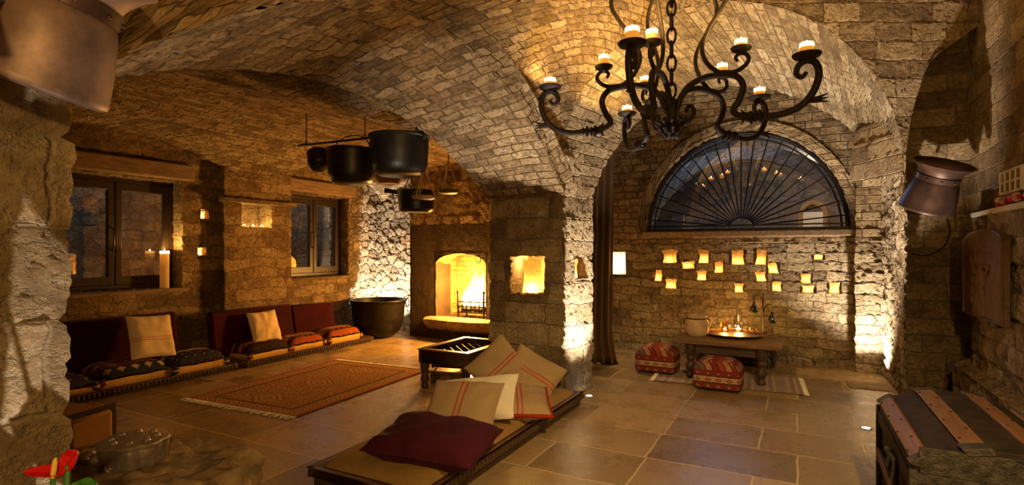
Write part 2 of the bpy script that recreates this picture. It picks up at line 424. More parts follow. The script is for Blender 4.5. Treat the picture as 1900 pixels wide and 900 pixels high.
def mat_kilim(name, cols, nb=9, zz=7, amp=.35, seed=0):
    """bands of zigzags and small lozenges, woven across the cloth"""
    q = N(name); x, y, _ = q.sep(q.uv())
    tri = q.math('PINGPONG', q.math('MULTIPLY', x, zz), .5)
    v = q.math('ADD', q.math('MULTIPLY', y, nb), q.math('MULTIPLY', tri, amp * 2))
    k = q.math('FLOOR', v); fr = q.math('FRACT', v)
    rnd = q.n('TexWhiteNoise', {'W': q.math('ADD', k, seed)}, noise_dimensions='1D').outputs[0]
    st = [(i / len(cols), c) for i, c in enumerate(cols)]
    c = q.ramp(rnd, st, 'CONSTANT')
    # lozenges
    lx = q.math('ABSOLUTE', q.math('SUBTRACT', q.math('FRACT', q.math('MULTIPLY', x, zz)), .5))
    ly = q.math('ABSOLUTE', q.math('SUBTRACT', fr, .5))
    dd = q.math('ADD', lx, ly)
    a = q.math('MULTIPLY', q.math('LESS_THAN', dd, .34), q.math('GREATER_THAN', rnd, .45))
    rnd2 = q.n('TexWhiteNoise', {'W': q.math('ADD', k, seed + 31.0)}, noise_dimensions='1D').outputs[0]
    c = q.mix(a, c, q.ramp(rnd2, st, 'CONSTANT'))
    b = q.math('MULTIPLY', q.math('LESS_THAN', dd, .13), q.math('GREATER_THAN', rnd, .3)); c = q.mix(b, c, cols[-1])
    ln = q.math('LESS_THAN', fr, .12); c = q.mix(ln, c, (.02, .014, .012))
    c = q.mix(.35, c, q.mix(q.noise(q.obj(), 30, 4), (.01, .008, .006), c))
    return q.bsdf(col=c, rough=.95, spec=.05, normal=q.bump(q.noise(q.uv(), 120, 2), .3, .005)).m
K_DARK = [(.03, .022, .025), (.20, .03, .02), (.30, .09, .025), (.04, .04, .055), (.26, .05, .025), (.50, .33, .17)]
K_ORNG = [(.30, .07, .02), (.05, .025, .02), (.38, .13, .03), (.24, .035, .02), (.03, .035, .045), (.55, .38, .2)]
K_NAVY = [(.035, .04, .06), (.42, .30, .17), (.05, .03, .028), (.22, .05, .03), (.03, .034, .05), (.55, .42, .27)]
K_RED = [(.27, .05, .025), (.34, .11, .055), (.20, .028, .02), (.14, .085, .075), (.38, .18, .09), (.42, .28, .16)]
M_k1 = mat_kilim('kilim_dark', K_DARK, 7, 6, .2, 3); M_k2 = mat_kilim('kilim_navy', K_NAVY, 6, 5, .05, 5); M_k3 = mat_kilim('kilim_orange', K_ORNG, 8, 6, .1, 11)
M_k4 = mat_kilim('kilim_brick', K_ORNG, 6, 5, .3, 21)
M_pouf = mat_kilim('kilim_red', K_RED, 7, 4, .9, 8); M_poufs = mat_kilim('kilim_red_side', K_RED, 3.0, 6, .05, 14)

def mat_rug():
    q = N('oriental_rug'); x, y, _ = q.sep(q.uv())
    ex = q.math('MULTIPLY', q.math('MINIMUM', x, q.math('SUBTRACT', 1.0, x)), 1.9); ey = q.math('MULTIPLY', q.math('MINIMUM', y, q.math('SUBTRACT', 1.0, y)), 3.4)
    e = q.math('MINIMUM', ex, ey)
    vec = q.vmath('MULTIPLY', q.uv(), (1.9, 3.4, 1))
    v1 = q.n('TexVoronoi', {'Vector': vec, 'Scale': 5.0, 'Randomness': .35}, distance='MANHATTAN', voronoi_dimensions='2D')
    v2 = q.n('TexVoronoi', {'Vector': vec, 'Scale': 15.0, 'Randomness': .8}, distance='MANHATTAN', voronoi_dimensions='2D')
    f = q.math('FRACT', q.math('ADD', q.math('MULTIPLY', v1.outputs[0], 2.4), q.math('MULTIPLY', v2.outputs[0], .6)))
    field = q.ramp(f, [(0, (.30, .10, .035)), (.25, (.42, .22, .075)), (.45, (.10, .065, .04)), (.6, (.52, .36, .16)), (.78, (.32, .09, .035)), (.9, (.18, .14, .09))], 'CONSTANT')
    # medallions on the long axis
    yy = q.math('SUBTRACT', q.math('FRACT', q.math('MULTIPLY', y, 3.0)), .5)
    md = q.math('ADD', q.math('MULTIPLY', q.math('ABSOLUTE', q.math('SUBTRACT', x, .5)), 1.9), q.math('MULTIPLY', q.math('ABSOLUTE', yy), 1.1))
    mf = q.math('FRACT', q.math('MULTIPLY', md, 9.0))
    mcol = q.ramp(mf, [(0, (.45, .28, .11)), (.35, (.09, .07, .06)), (.55, (.34, .08, .03)), (.8, (.5, .36, .17))], 'CONSTANT')
    c = q.mix(q.math('MULTIPLY', q.math('LESS_THAN', md, .30), .7), field, mcol)
    bord = q.ramp(q.math('FRACT', q.math('MULTIPLY', v1.outputs[0], 3.0)), [(0, (.36, .20, .09)), (.4, (.22, .06, .03)), (.7, (.48, .34, .17))], 'CONSTANT')
    c = q.mix(q.math('LESS_THAN', e, .26), c, bord)
    c = q.mix(q.math('MULTIPLY', q.math('LESS_THAN', e, .29), q.math('GREATER_THAN', e, .25)), c, (.07, .04, .03))
    c = q.mix(q.math('LESS_THAN', e, .05), c, (.30, .055, .025))
    c = q.mix(q.math('MULTIPLY', q.noise(vec, 14, 6, .8), .40), c, q.mix(q.noise(vec, 2.2, 5, .7), (.12, .075, .03), (.34, .19, .07)))
    return q.bsdf(col=c, rough=1.0, spec=.02, normal=q.bump(q.noise(vec, 90, 2), .4, .006)).m
M_rug = mat_rug()
def mat_rug2():
    q = N('striped_flatweave'); x, y, _ = q.sep(q.uv())
    f = q.math('FRACT', q.math('MULTIPLY', x, 7.0))
    c = q.ramp(f, [(0, (.22, .10, .05)), (.3, (.34, .19, .09)), (.5, (.16, .06, .035)), (.7, (.42, .28, .15)), (.82, (.24, .12, .06))], 'CONSTANT')
    return q.bsdf(col=q.mix(.3, c, q.noise(q.uv(), 30, 4, .6, 1)), rough=1.0, spec=.02).m
M_rug2 = mat_rug2()

# ------------------------------------------------------------------ structure helpers
def steps(brk, st):
    brk = sorted(set(round(b, 5) for b in brk)); out = [brk[0]]
    for a, b in zip(brk, brk[1:]):
        n = max(1, int(math.ceil((b - a) / st)))
        out += [a + (b - a) * k / n for k in range(1, n + 1)]
    return out

def wall_path(name, pts, z0, z1, mat, st=.035, holes=(), uoff=0.0, jit=0.0):
    """a wall that follows a plan polyline (seen from its left side); holes = (segment, from, to, z0, z1, depth, back)"""
    m = MB(); s0 = uoff
    for k, (a, b) in enumerate(zip(pts, pts[1:])):
        a, b = Vector(a), Vector(b); L = (b - a).length; d = (b - a) / L; nrm = Vector((-d.y, d.x))
        hs = [h for h in holes if h[0] == k]
        ss = steps([0, L] + [x for h in hs for x in h[1:3]], st); zs = steps([z0, z1] + [x for h in holes for x in h[3:5]], st)
        def P(s, z, dep=0): p = a + d * s - nrm * dep; return (p.x, p.y, z)
        vs = [P(s, z) for z in zs for s in ss]; uv = [(s0 + s, z) for z in zs for s in ss]; n = len(ss); fs = []
        for j in range(len(zs) - 1):
            for i in range(n - 1):
                sc, zc = (ss[i] + ss[i + 1]) / 2, (zs[j] + zs[j + 1]) / 2
                if any(h[1] < sc < h[2] and h[3] < zc < h[4] for h in hs): continue
                q = j * n + i; fs.append((q, q + 1, q + n + 1, q + n))
        m.add(vs, fs, uv)
        for h in hs:
            _, h0, h1, hz0, hz1, dep, back = h
            hz = [z for z in zs if hz0 - 1e-6 <= z <= hz1 + 1e-6]; hx = [s for s in ss if h0 - 1e-6 <= s <= h1 + 1e-6]; ds = steps([0, dep], st)
            def strip(seq, fn, uvf, rev):
                vv = [fn(q_, e) for e in ds for q_ in seq]; uu = [uvf(q_, e) for e in ds for q_ in seq]; nn = len(seq)
                ff = []
                for j in range(len(ds) - 1):
                    for i in range(nn - 1):
                        q_ = j * nn + i; f = (q_, q_ + 1, q_ + nn + 1, q_ + nn); ff.append(f[::-1] if rev else f)
                m.add(vv, ff, uu)
            strip(hx, lambda s, e: P(s, hz0, e), lambda s, e: (s0 + s, hz0 - e), True)
            strip(hx, lambda s, e: P(s, hz1, e), lambda s, e: (s0 + s, hz1 + e), False)
            strip(hz, lambda z, e: P(h0, z, e), lambda z, e: (s0 + h0 + e, z), False)
            strip(hz, lambda z, e: P(h1, z, e), lambda z, e: (s0 + h1 - e, z), True)
            if back:
                vv = [P(s, z, dep) for z in hz for s in hx]; uu = [(s0 + s + .37, z + .21) for z in hz for s in hx]; nn = len(hx)
                m.add(vv, [(j * nn + i, j * nn + i + 1, (j + 1) * nn + i + 1, (j + 1) * nn + i) for j in range(len(hz) - 1) for i in range(nn - 1)], uu)
        s0 += L
    # keep the winding made above: the first wall cell decides
    o = m.build(name, mat, orient=None, weld=False)
    bm = bmesh.new(); bm.from_mesh(o.data); bmesh.ops.remove_doubles(bm, verts=bm.verts, dist=1e-4)
    for v in bm.verts:
        if jit:
            pass
    for f in bm.faces: f.smooth = True
    for e_ in bm.edges: e_.smooth = True
    a, b = Vector(pts[0]), Vector(pts[1]); d = (b - a).normalized(); nn = Vector((-d.y, d.x, 0))
    bm.faces.ensure_lookup_table()
    if bm.faces[0].normal.dot(nn) < 0: bmesh.ops.reverse_faces(bm, faces=bm.faces)
    bm.to_mesh(o.data); bm.free()
    return struct(o)

def resample(pts, n):
    pts = [Vector(p) for p in pts]; L = [0]
    for a, b in zip(pts, pts[1:]): L.append(L[-1] + (b - a).length)
    out = []; k = 0
    for i in range(n + 1):
        t = L[-1] * i / n
        while k < len(pts) - 2 and L[k + 1] < t: k += 1
        f = (t - L[k]) / max(1e-9, L[k + 1] - L[k]); out.append(pts[k].lerp(pts[k + 1], min(1, max(0, f))))
    return out, L[-1]
def loft(name, A, B, mat, st=.035, eye=(0, 0, 1.5), planar=None, voff=0, swap=False, bulge=None):
    LA = resample(A, 4)[1]; LB = resample(B, 4)[1]; n = int(max(LA, LB) / st) + 1
    A2, _ = resample(A, n); B2, _ = resample(B, n)
    W_ = max((a - b).length for a, b in zip(A2, B2)); mm = max(1, int(W_ / st))
    m = MB(); vs, uv = [], []
    for j in range(mm + 1):
        for i in range(n + 1):
            t = j / mm; p = A2[i].lerp(B2[i], t)
            if bulge: p = p + bulge(i / n, t)
            vs.append(p)
            al = (LA * (1 - t) + LB * t) * i / n; cr = (A2[i] - B2[i]).length * t
            u = planar(p) if planar else ((al, cr) if swap else (cr, al + voff)); uv.append(u)
    fs = [(j * (n + 1) + i, j * (n + 1) + i + 1, (j + 1) * (n + 1) + i + 1, (j + 1) * (n + 1) + i) for j in range(mm) for i in range(n)]
    m.add(vs, fs, uv)
    return struct(m.build(name, mat, orient=eye))
# ------------------------------------------------------------------ the setting
def plane(name, x0, x1, y0, y1, z, mat, flip=False):
    m = MB(); vs = [(x0, y0, z), (x1, y0, z), (x1, y1, z), (x0, y1, z)]
    m.add(vs, [(3, 2, 1, 0) if flip else (0, 1, 2, 3)], [(v[0], v[1]) for v in vs])
    return struct(m.build(name, mat, orient=(0, 0, -50) if flip else (0, 0, 50)))
plane('floor', -8.6, 2.4, -3.2, 14, 0, M_floor)
plane('ceiling', -7.4, 2.0, -3.2, 8.2, 4.62, M_soot, flip=True)

XL = -7.0
# left wall: pale corner stretch, then windows and pilaster
wall_path('wall_left', [(XL, 7.98), (XL, 7.12)], 0, 3.0, M_rubble_l, .03)
def yy(y, top): return top - y
wl = [(XL, 7.12), (XL, 5.73), (-6.84, 5.73), (-6.84, 4.64), (XL, 4.64), (XL, -.6)]
wall_path('wall_left', wl, 0, 3.0, M_rubble, .035, holes=[
    (0, yy(7.08, 7.12), yy(5.86, 7.12), 1.06, 2.42, .30, False),
    (2, yy(5.38, 5.73), yy(4.89, 5.73), 1.83, 2.17, .28, True),
    (4, yy(4.53, 4.64), yy(4.41, 4.64), 1.92, 2.05, .18, True),
    (4, yy(4.50, 4.64), yy(4.37, 4.64), 1.43, 1.56, .18, True),
    (4, yy(4.17, 4.64), yy(2.80, 4.64), 1.02, 2.38, .30, False)], uoff=1.1)
# corner wall, chimney breast with the fireplace
wall_path('wall_back', [(-6.05, 7.95), (-7.05, 7.95)], 0, 3.2, M_rubble_l, .03, uoff=.4)
FX0, FX1 = -5.50, -4.50
fp = [(-2.95, 7.6), (-6.05, 7.6), (-6.05, 8.0)]
wall_path('wall_chimney', fp, 0, 1.95, M_soot, .05, holes=[(0, -2.95 - FX1, -2.95 - FX0, .36, 1.46, .45, False)])
wall_path('wall_chimney', fp, 1.95, 3.2, M_block, .045)
# arched head of the fire opening
arc = [Vector((-5 + .5 * math.cos(a), 7.6, 1.26 + .19 * math.sin(a))) for a in [math.pi * k / 24 for k in range(25)]]
loft('wall_chimney', [Vector((FX1, 7.6, 1.27 + .2 * 0))] + arc[1:-1] + [Vector((FX0, 7.6, 1.27))],
     [Vector((FX1, 7.6, 1.47)), Vector((FX0, 7.6, 1.47))], M_soot, .05, planar=lambda p: (-2.95 - p.x, p.z))
loft('wall_chimney', arc, [p + Vector((0, .45, 0)) for p in arc], M_fire, .05, eye=(-5, 7.8, .8))
wall_path('wall_fireplace', [(FX1, 7.5 + .1), (FX1, 8.15), (FX0, 8.15), (FX0, 7.6)][::-1][::-1] if False else [(FX1 + .02, 7.62), (FX1 + .02, 8.15), (FX0 - .02, 8.15), (FX0 - .02, 7.62)], .3, 1.9, M_fire, .04)
plane('floor', FX0 - .05, FX1 + .05, 7.5, 8.2, .36, M_soot)

# middle pier between the sofa room, the hall and the alcove
wall_path('wall_pier', [(-2.72, 5.64), (-1.97, 5.62), (-2.05, 5.03), (-2.95, 5.05), (-2.95, 5.7)], 0, 2.45, M_pier, .028, holes=[
    (1, .12, .40, 1.20, 1.45, .2, True),
    (2, .23, .64, 1.04, 1.44, .30, True)])
wall_path('wall_alcove', [(-2.72, 8.05), (-2.72, 5.6)], 0, 4.62, M_block, .06)
wall_path('wall_pier', [(-2.95, 5.4), (-2.95, 7.65)], 0, 3.2, M_block, .06)
# near pier on the left edge of the picture
wall_path('wall_near', [(-2.95, -1.2), (-2.95, .87), (-2.05, .865), (-2.05, -3.2)], 0, 2.3, M_big, .02)
wall_path('wall_rear', [(-2.05, -3.0), (1.6, -3.0)], 0, 4.62, M_block, .12)
wall_path('wall_rear', [(-7.1, -.5), (-2.9, -.5)], 0, 3.2, M_block, .12)

# alcove back wall with the lunette
AY = 8.05; LX, LA_, LZ, LH = -.70, 1.30, 1.77, 1.39
lan = [(1243, 488, 30, 24, 'widest sack lantern, top row, first from the left'), (1306, 488, 20, 24, 'flared sack lantern, top row, second from the left'),
       (1277, 499, 26, 13, 'low wide sack lantern just under the gap between the first two'), (1334, 506, 18, 20, 'dim reddish sack lantern left of the middle'),
       (1369, 491, 26, 26, 'tall sack lantern, top row, third from the left'), (1411, 491, 21, 28, 'narrow-necked sack lantern, top row, rightmost of the bright ones'),
       (1435, 507, 20, 19, 'pointed sack lantern just right below the narrow-necked one'), (1221, 521, 15, 20, 'small leaning sack lantern, leftmost on the wall'),
       (1245, 535, 23, 17, 'square sack lantern, bottom row, leftmost'), (1302, 520, 19, 17, 'small upright sack lantern left of centre, middle row'),
       (1413, 522, 20, 17, 'slanted flared sack lantern in the middle row'), (1371, 542, 17, 16, 'small flared sack lantern right above the table lamp glass'),
       (1441, 540, 18, 17, 'square sack lantern, bottom row, above the green bottles'), (1495, 525, 20, 17, 'pale dim square sack lantern, upper of the stacked pair at right'),
       (1499, 543, 23, 13, 'wide low sack lantern, lower of the stacked pair at right'), (1548, 544, 20, 20, 'upright square sack lantern, rightmost on the wall'),
       (1518, 482, 18, 9, 'faint low lantern, highest on the right side of the wall')]
nich = []
for px, py, w_, h_, lb in lan:
    q = onY(px, py, AY + .045); s_ = (q.x * -ST + q.y * CT) / FPX * 1.0
    nich.append((2, .63 - q.x - w_ * s_ * .60, .63 - q.x + w_ * s_ * .60, q.z - .004, q.z + h_ * s_ * 1.12, .15, True))
wall_path('wall_alcove', [(1.2, 7.87), (.63, 7.87), (.63, AY), (-2.75, AY)], 0, 1.62, M_ledge, .035, holes=nich)
wall_path('wall_alcove', [(1.2, 7.87), (.63, 7.87), (.63, AY), (-2.75, AY)], 1.62, 4.6, M_vault, .04,
          holes=[(2, .63 - (LX + LA_), .63 - (LX - LA_), LZ, LZ + LH, .1, False)])
def lun(k, a, y): return Vector((LX + LA_ * k * math.cos(a), y, LZ + LH * k * math.sin(a)))
AN = [math.pi * i / 60 for i in range(61)]
for half, xx in ((AN[:31], LX + LA_), (AN[30:][::-1], LX - LA_)):
    loft('wall_alcove', [lun(1, a, AY) for a in half], [Vector((xx, AY, LZ)), Vector((xx, AY, LZ + LH)), Vector((LX, AY, LZ + LH))],
         M_vault, .04, planar=lambda p: (.75 + .63 - p.x, p.z))
loft('trim_lunette', [lun(1.0, a, AY - .045) for a in AN], [lun(1.09, a, AY - .045) for a in AN], M_vault, .03)
loft('trim_lunette', [lun(1.09, a, AY - .045) for a in AN], [lun(1.09, a, AY + .02) for a in AN], M_arch, .03, eye=(0, 5, 6))
loft('trim_lunette', [lun(1.0, a, AY - .045) for a in AN], [lun(1.0, a, AY + .25) for a in AN], M_arch, .04, eye=(-.7, 7, 2.0))
sl = MB(); sl.box((LX, AY + .07, LZ - .04), (2 * LA_ + .06, .38, .08)); struct(sl.build('trim_sill', M_lintel, bevel=.01))

# arch between hall and alcove: front edge F, inner edge RR
FD = 5.43
F_arc = [Vector((-2.05, 5.03, 2.08))] + [W(1360 + 318 * math.cos(math.pi * (1 - k / 60)), 320 - 318 * math.sin(math.pi * k / 60), FD) for k in range(61)]
F_r = W(1678, 320, FD); F_r0 = Vector((F_r.x, F_r.y, 0))
rp = [(1100, 366), (1108, 342), (1126, 302), (1150, 268), (1171, 240), (1215, 203), (1290, 172), (1370, 160), (1450, 172), (1535, 210), (1581, 245), (1613, 288), (1630, 330), (1634, 375)]
RR = [W(x, y, 5.888 + (6.62 - 5.888) * (x - 1100) / 534) for x, y in rp]
RR = smooth_path(RR, 5)
loft('ceiling_alcove', F_arc, RR, M_arch, .032, eye=(-.6, 5.5, 1.5))
R_r = RR[-1]; R_r0 = Vector((R_r.x, R_r.y, 0))
loft('wall_jamb', [F_r0, F_r], [R_r0, R_r], M_rubble_l, .028, eye=(-.6, 5.5, 1.5))
R_r1 = Vector((R_r.x + .05, 8.0, 0))
loft('wall_jamb', [R_r0, R_r + Vector((0, 0, 1.2))], [R_r1, R_r1 + Vector((0, 0, 3.2))], M_rubble_l, .035, eye=(-.6, 5.5, 1.5))
# spandrel over the blind recess on the right
F_rh = F_arc[31:]
ep = [(1360, -165), (1560, -165), (1760, -120), (1850, 0), (1800, 58), (1750, 88), (1720, 124), (1696, 200), (1683, 270), (1679.5, 320)]
E = smooth_path([W(x, y, FD) for x, y in ep], 5)
fwd = Vector((-ST, CT, 0)); rgt = Vector((CT, ST, 0))
loft('wall_spandrel', F_rh, E, M_block, .035, planar=lambda p: (p.dot(rgt) * 1.0, p.z * 1.0))
loft('wall_spandrel', E[15:], [p + fwd * .9 for p in E[15:]], M_block, .05, eye=(1.2, 5.6, 1.5))

# right-hand wall, its projecting lower face, base course and ledge
wall_path('wall_right', [(1.60, -3.0), (1.60, 7.32), (.955, 7.32), (F_r.x + .002, F_r.y + .01)], 0, 4.62, M_block, .045)
wall_path('wall_right', [(1.50, -3.0), (1.50, 6.75), (1.60, 6.78)], 0, 1.86, M_pier, .04)
lg = MB(); lg.box((1.55, 1.9, 1.845), (.12, 9.7, .05)); struct(lg.build('trim_ledge', M_plaster, bevel=.01))
wall_path('wall_base', [(1.36, 2.0), (1.38, 6.9), (1.6, 7.0)], 0, .36, M_rubble, .035)
loft('wall_base', [Vector((1.36, 2.0, .36)), Vector((1.38, 6.9, .36))], [Vector((1.52, 2.0, .42)), Vector((1.52, 6.9, .42))], M_rubble, .04, eye=(0, 4, 5))

# arch between hall and sofa room, hall vault, sofa-room vault
def arcN(Y): u = (Y - 2.95) / 2.08; return Vector((-2.05, Y, 2.05 + .90 * max(0, 1 - u * u)))
def arcM(Y): u = (Y - 2.95) / 2.08; return Vector((-2.95, Y, 2.05 + .64 * max(0, 1 - u * u)))
ys = [5.03 - 4.16 * k / 60 for k in range(61)]
loft('ceiling_arch', [arcN(y) for y in ys], [arcM(y) for y in ys], M_vault, .035, eye=(-2.5, 3, 1))
loft('ceiling_arch', [arcN(y) + Vector((-.14, 0, .05)) for y in ys], [arcN(y) + Vector((.08, 0, .16)) for y in ys], M_vault, .06, eye=(-1.5, 3, 1))
yA = [5.03 - 2.08 * k / 40 for k in range(41)]
F_l = F_arc[:32]
loft('ceiling_hall', [arcN(y) for y in yA], F_l, M_vault, .04, eye=(0, 3, 1.5), bulge=lambda s, t: Vector((.02, 0, .30)) * math.sin(math.pi * t) * s ** 1.5)
crown = F_arc[31]
yB = [2.95 - 2.08 * k / 40 for k in range(41)] + [-1.0, -3.0]
loft('ceiling_hall', [arcN(max(y, .87)) if y >= .87 else Vector((-2.05, y, 2.05)) for y in yB],
     [crown.lerp(Vector((crown.x, -3.0, crown.z)), k / 20) for k in range(21)], M_vault, .05, eye=(0, 2, 1.5),
     bulge=lambda s, t: Vector((.02, 0, .30)) * math.sin(math.pi * t))
loft('ceiling_arch', [arcM(y) for y in ys], [Vector((-2.95, 5.03, 3.2)), Vector((-2.95, .87, 3.2))], M_vault, .12, eye=(-6, 3, 1.5))
wall_path('wall_pier', [(-2.951, -.6), (-2.951, .9)][::-1][::-1], 2.2, 3.2, M_vault, .12)

def zmain(x): u = (x + 4.98) / 2.06; return 2.15 + .82 * math.sqrt(max(0, 1 - u * u))
BAYS = [(-1.2, 2.06), (2.98, 2.12), (6.58, 1.48)]
def zcross(y):
    z = 2.15
    for c, h in BAYS:
        u = (y - c) / h
        if abs(u) < 1: z = max(z, 2.15 + .76 * math.sqrt(1 - u * u))
    return z
def vault():
    x0, x1, y0, y1, st = -7.06, -2.94, -.6, 8.0, .036
    nx, ny = int((x1 - x0) / st), int((y1 - y0) / st)
    xs = [x0 + (x1 - x0) * i / nx for i in range(nx + 1)]; ysv = [y0 + (y1 - y0) * j / ny for j in range(ny + 1)]
    zm = [zmain(x) for x in xs]; zc = [zcross(y) for y in ysv]
    ax, ay = [0], [0]
    for i in range(nx): ax.append(ax[-1] + math.hypot(xs[i + 1] - xs[i], zm[i + 1] - zm[i]))
    for j in range(ny): ay.append(ay[-1] + math.hypot(ysv[j + 1] - ysv[j], zc[j + 1] - zc[j]))
    m = MB(); m.v = [(xs[i], ysv[j], max(zm[i], zc[j])) for j in range(ny + 1) for i in range(nx + 1)]
    for j in range(ny):
        for i in range(nx):
            k = j * (nx + 1) + i; m.f.append((k, k + nx + 1, k + nx + 2, k + 1))
            mn = (zm[i] + zm[i + 1]) > (zc[j] + zc[j + 1])
            q = [(i, j), (i, j + 1), (i + 1, j + 1), (i + 1, j)]
            m.uv.append([(ysv[b], ax[a]) if mn else (xs[a], ay[b]) for a, b in q])
    return struct(m.build('ceiling_sofa_room', M_vault, orient=(-5, 3, 1)))
vault()
# corbel and timber lintels
cb = MB(); cb.box((-6.86, 5.18, 2.19), (.16, 1.22, .06)); struct(cb.build('trim_corbel', M_block, bevel=.01))
for (y0, y1, z) in ((2.6, 4.30, 2.40), (5.75, 7.22, 2.44)):
    l = MB(); l.box((-7.06, (y0 + y1) / 2, z + .1), (.24, y1 - y0, .20)); struct(l.build('trim_lintel', M_lintel, bevel=.02))
for (y0, y1, z) in ((2.8, 4.17, 1.0), (5.86, 7.08, 1.04)):
    l = MB(); l.box((-7.12, (y0 + y1) / 2, z), (.36, y1 - y0 + .1, .05)); struct(l.build('trim_sill', M_block if z > 1.02 else M_lintel, bevel=.012))

# windows in the left wall
def window(name, y0, y1, z0, z1, label):
    t = thing(name, label, 'window', (-7.24, (y0 + y1) / 2, z0)); struct(t)
    Wd, H = y1 - y0, z1 - z0
    f = MB()
    for s in (-1, 1): f.box((0, s * (Wd / 2 - .03), H / 2), (.09, .06, H))
    for z in (.03, H - .03): f.box((0, 0, z), (.09, Wd, .06))
    f.build('window_frame', M_backwood, t, bevel=.006)
    half = Wd / 2 - .06
    for s in (-1, 1):
        sa = MB(); c = s * (half / 2 + .005)
        for e in (-1, 1): sa.box((.02, c + e * (half / 2 - .035), H / 2), (.06, .07, H - .12))
        for z in (.11, H - .11): sa.box((.02, c, z), (.06, half - .12, .10))
        so = sa.build('sash', M_backwood, t, bevel=.005)
        p = MB(); p.box((.02, c, H / 2), (.006, half - .12, H - .26)); p.build('pane', M_pane, so)
    h = MB(); h.tube([(.055, -.03, H * .35), (.09, -.03, H * .38), (.09, -.03, H * .52), (.055, -.03, H * .55)], .009)
    h.build('latch', M_copper_d, t)
    return t
window('window_1', 2.8, 4.17, 1.03, 2.38, 'dark framed casement window behind the tall candle')
window('window_2', 5.86, 7.08, 1.07, 2.42, 'dark framed casement window nearest the cauldron')
wall_path('wall_outside', [(-9.0, 10.0), (-9.0, 1.0)], 0, 4, M_rubble_l, .12)

# fan window (lunette)
t = thing('window_3', 'half round fan window with radiating iron bars over the alcove table', 'window', (LX, 8.2, LZ)); struct(t)
f = MB()
for k in (0.985, .93): f.tube([(LA_ * k * math.cos(a), 0, LH * k * math.sin(a)) for a in AN], .028 if k > .95 else .012, 8)
f.box((0, 0, .02), (2 * LA_, .06, .05)); f.box((0, -.02, .085), (2 * LA_ * .98, .02, .02))
f.build('window_frame', M_black, t)
g = MB(); vs = [(0, .035, 0)] + [(LA_ * math.cos(a), .035, LH * math.sin(a)) for a in AN]
g.add(vs, [(0, i, i + 1) for i in range(1, len(AN))], [(v[0], v[2]) for v in vs])
gp = g.build('pane', M_pane_b, t)
for k in range(1, 22):
    a = math.pi * k / 22; b = MB()
    b.tube([(.16 * math.cos(a), -.01, .06 + .13 * math.sin(a)), (LA_ * .96 * math.cos(a), -.01, LH * .96 * math.sin(a))], .0095, 6); b.build('bar', M_black, t)
b = MB(); b.tube([(.16 * math.cos(a), -.01, .06 + .13 * math.sin(a)) for a in AN], .010, 6); b.build('fan_hub', M_black, t)

# the corridor behind the fan window
BX = -.9
bar = [Vector((BX + 2.3 * math.cos(a), 8.34, 1.3 + 2.2 * math.sin(a))) for a in AN]
loft('ceiling_corridor', bar, [p + Vector((0, 5, 0)) for p in bar], M_blue, .15, eye=(BX, 9, 1.5))
rib = lambda k, y: [Vector((BX + 1.75 * k * math.cos(a), y, 1.4 + 1.75 * k * math.sin(a))) for a in AN]
rb0 = loft('trim_corridor_rib', rib(1, 10.6), rib(1.14, 10.6), M_arch, .06, eye=(BX, 8.4, 2))
loft('trim_corridor_rib', rib(1, 10.6), rib(1, 10.9), M_arch, .06, eye=(BX, 10.7, 1.5))
wall_path('wall_corridor', [(2.4, 12.8), (-4.0, 12.8)], 0, 4, M_blue, .2)
wall_path('wall_corridor', [(-3.2, 8.34), (-3.2, 12.8)][::-1], 0, 1.4, M_blue, .2)
wall_path('wall_corridor', [(1.4, 8.34), (1.4, 12.8)], 0, 1.4, M_blue, .2)
d0 = onY(1490, 430, 12.74); d1 = onY(1527, 393, 12.74)
dr = thing('door_1', 'pale doorway far beyond the fan window', 'door', ((d0.x + d1.x) / 2, 12.74, 0)); struct(dr)
dw = d1.x - d0.x; m = MB(); m.box((0, 0, d1.z / 2), (dw, .05, d1.z)); m.build('door_leaf', M_plaster, dr)
m = MB(); hw = dw / 2 + .05
m.tube([(-hw, -.02, 0), (-hw, -.02, d1.z - .1)] + [(hw * math.cos(a), -.02, d1.z - .1 + .3 * math.sin(a)) for a in AN[::-4]] + [(hw, -.02, 0)], .05, 6); m.build('door_frame', M_lintel, dr)
# ------------------------------------------------------------------ candles
def candle(name, label, loc, r, h, group=None, e=None, cat='candle', squat=False, mat=None):
    t = thing(name, label, cat, loc, group=group)
    m = MB(); n = 24; wl_ = min(h * .55, .035) if r > .03 else h * .35; hb = h - wl_; wt = r * .16    # burnt-down well inside a thin wall
    wb = lambda a, z: 1 + (.03 * math.sin(3 * a + loc[0] * 9) if z > h * .6 else 0)
    m.lathe([(0, 0), (r * .98, 0), (r, .004), (r, hb + wl_ * .5), (r, h - .002), (r * .97, h)], n, wob=wb); m.lathe([(r * .985, hb + .006), (r * .8, hb), (0, hb)], n)
    m.build('wax', mat or M_wax, t); h0 = h; h = hb + wl_ * .25
    w = MB(); w.tube([(0, 0, h - .014), (.001, 0, h + .006)], .0016, 6); w.build('wick', M_black, t)
    f = MB(); fh = .046 if r > .025 else .022; fr = .009 if r > .025 else .0055
    f.lathe([(0, h + .002), (fr * .7, h + .006), (fr, h + .003 + fh * .3), (fr * .6, h + .003 + fh * .65), (0, h + .003 + fh)], 10); f.build('flame', M_flame, t)
    if e: point('flame_light', (0, 0, max(h + .018, h0 - .010)), e, WARM, .008, t)
    return t

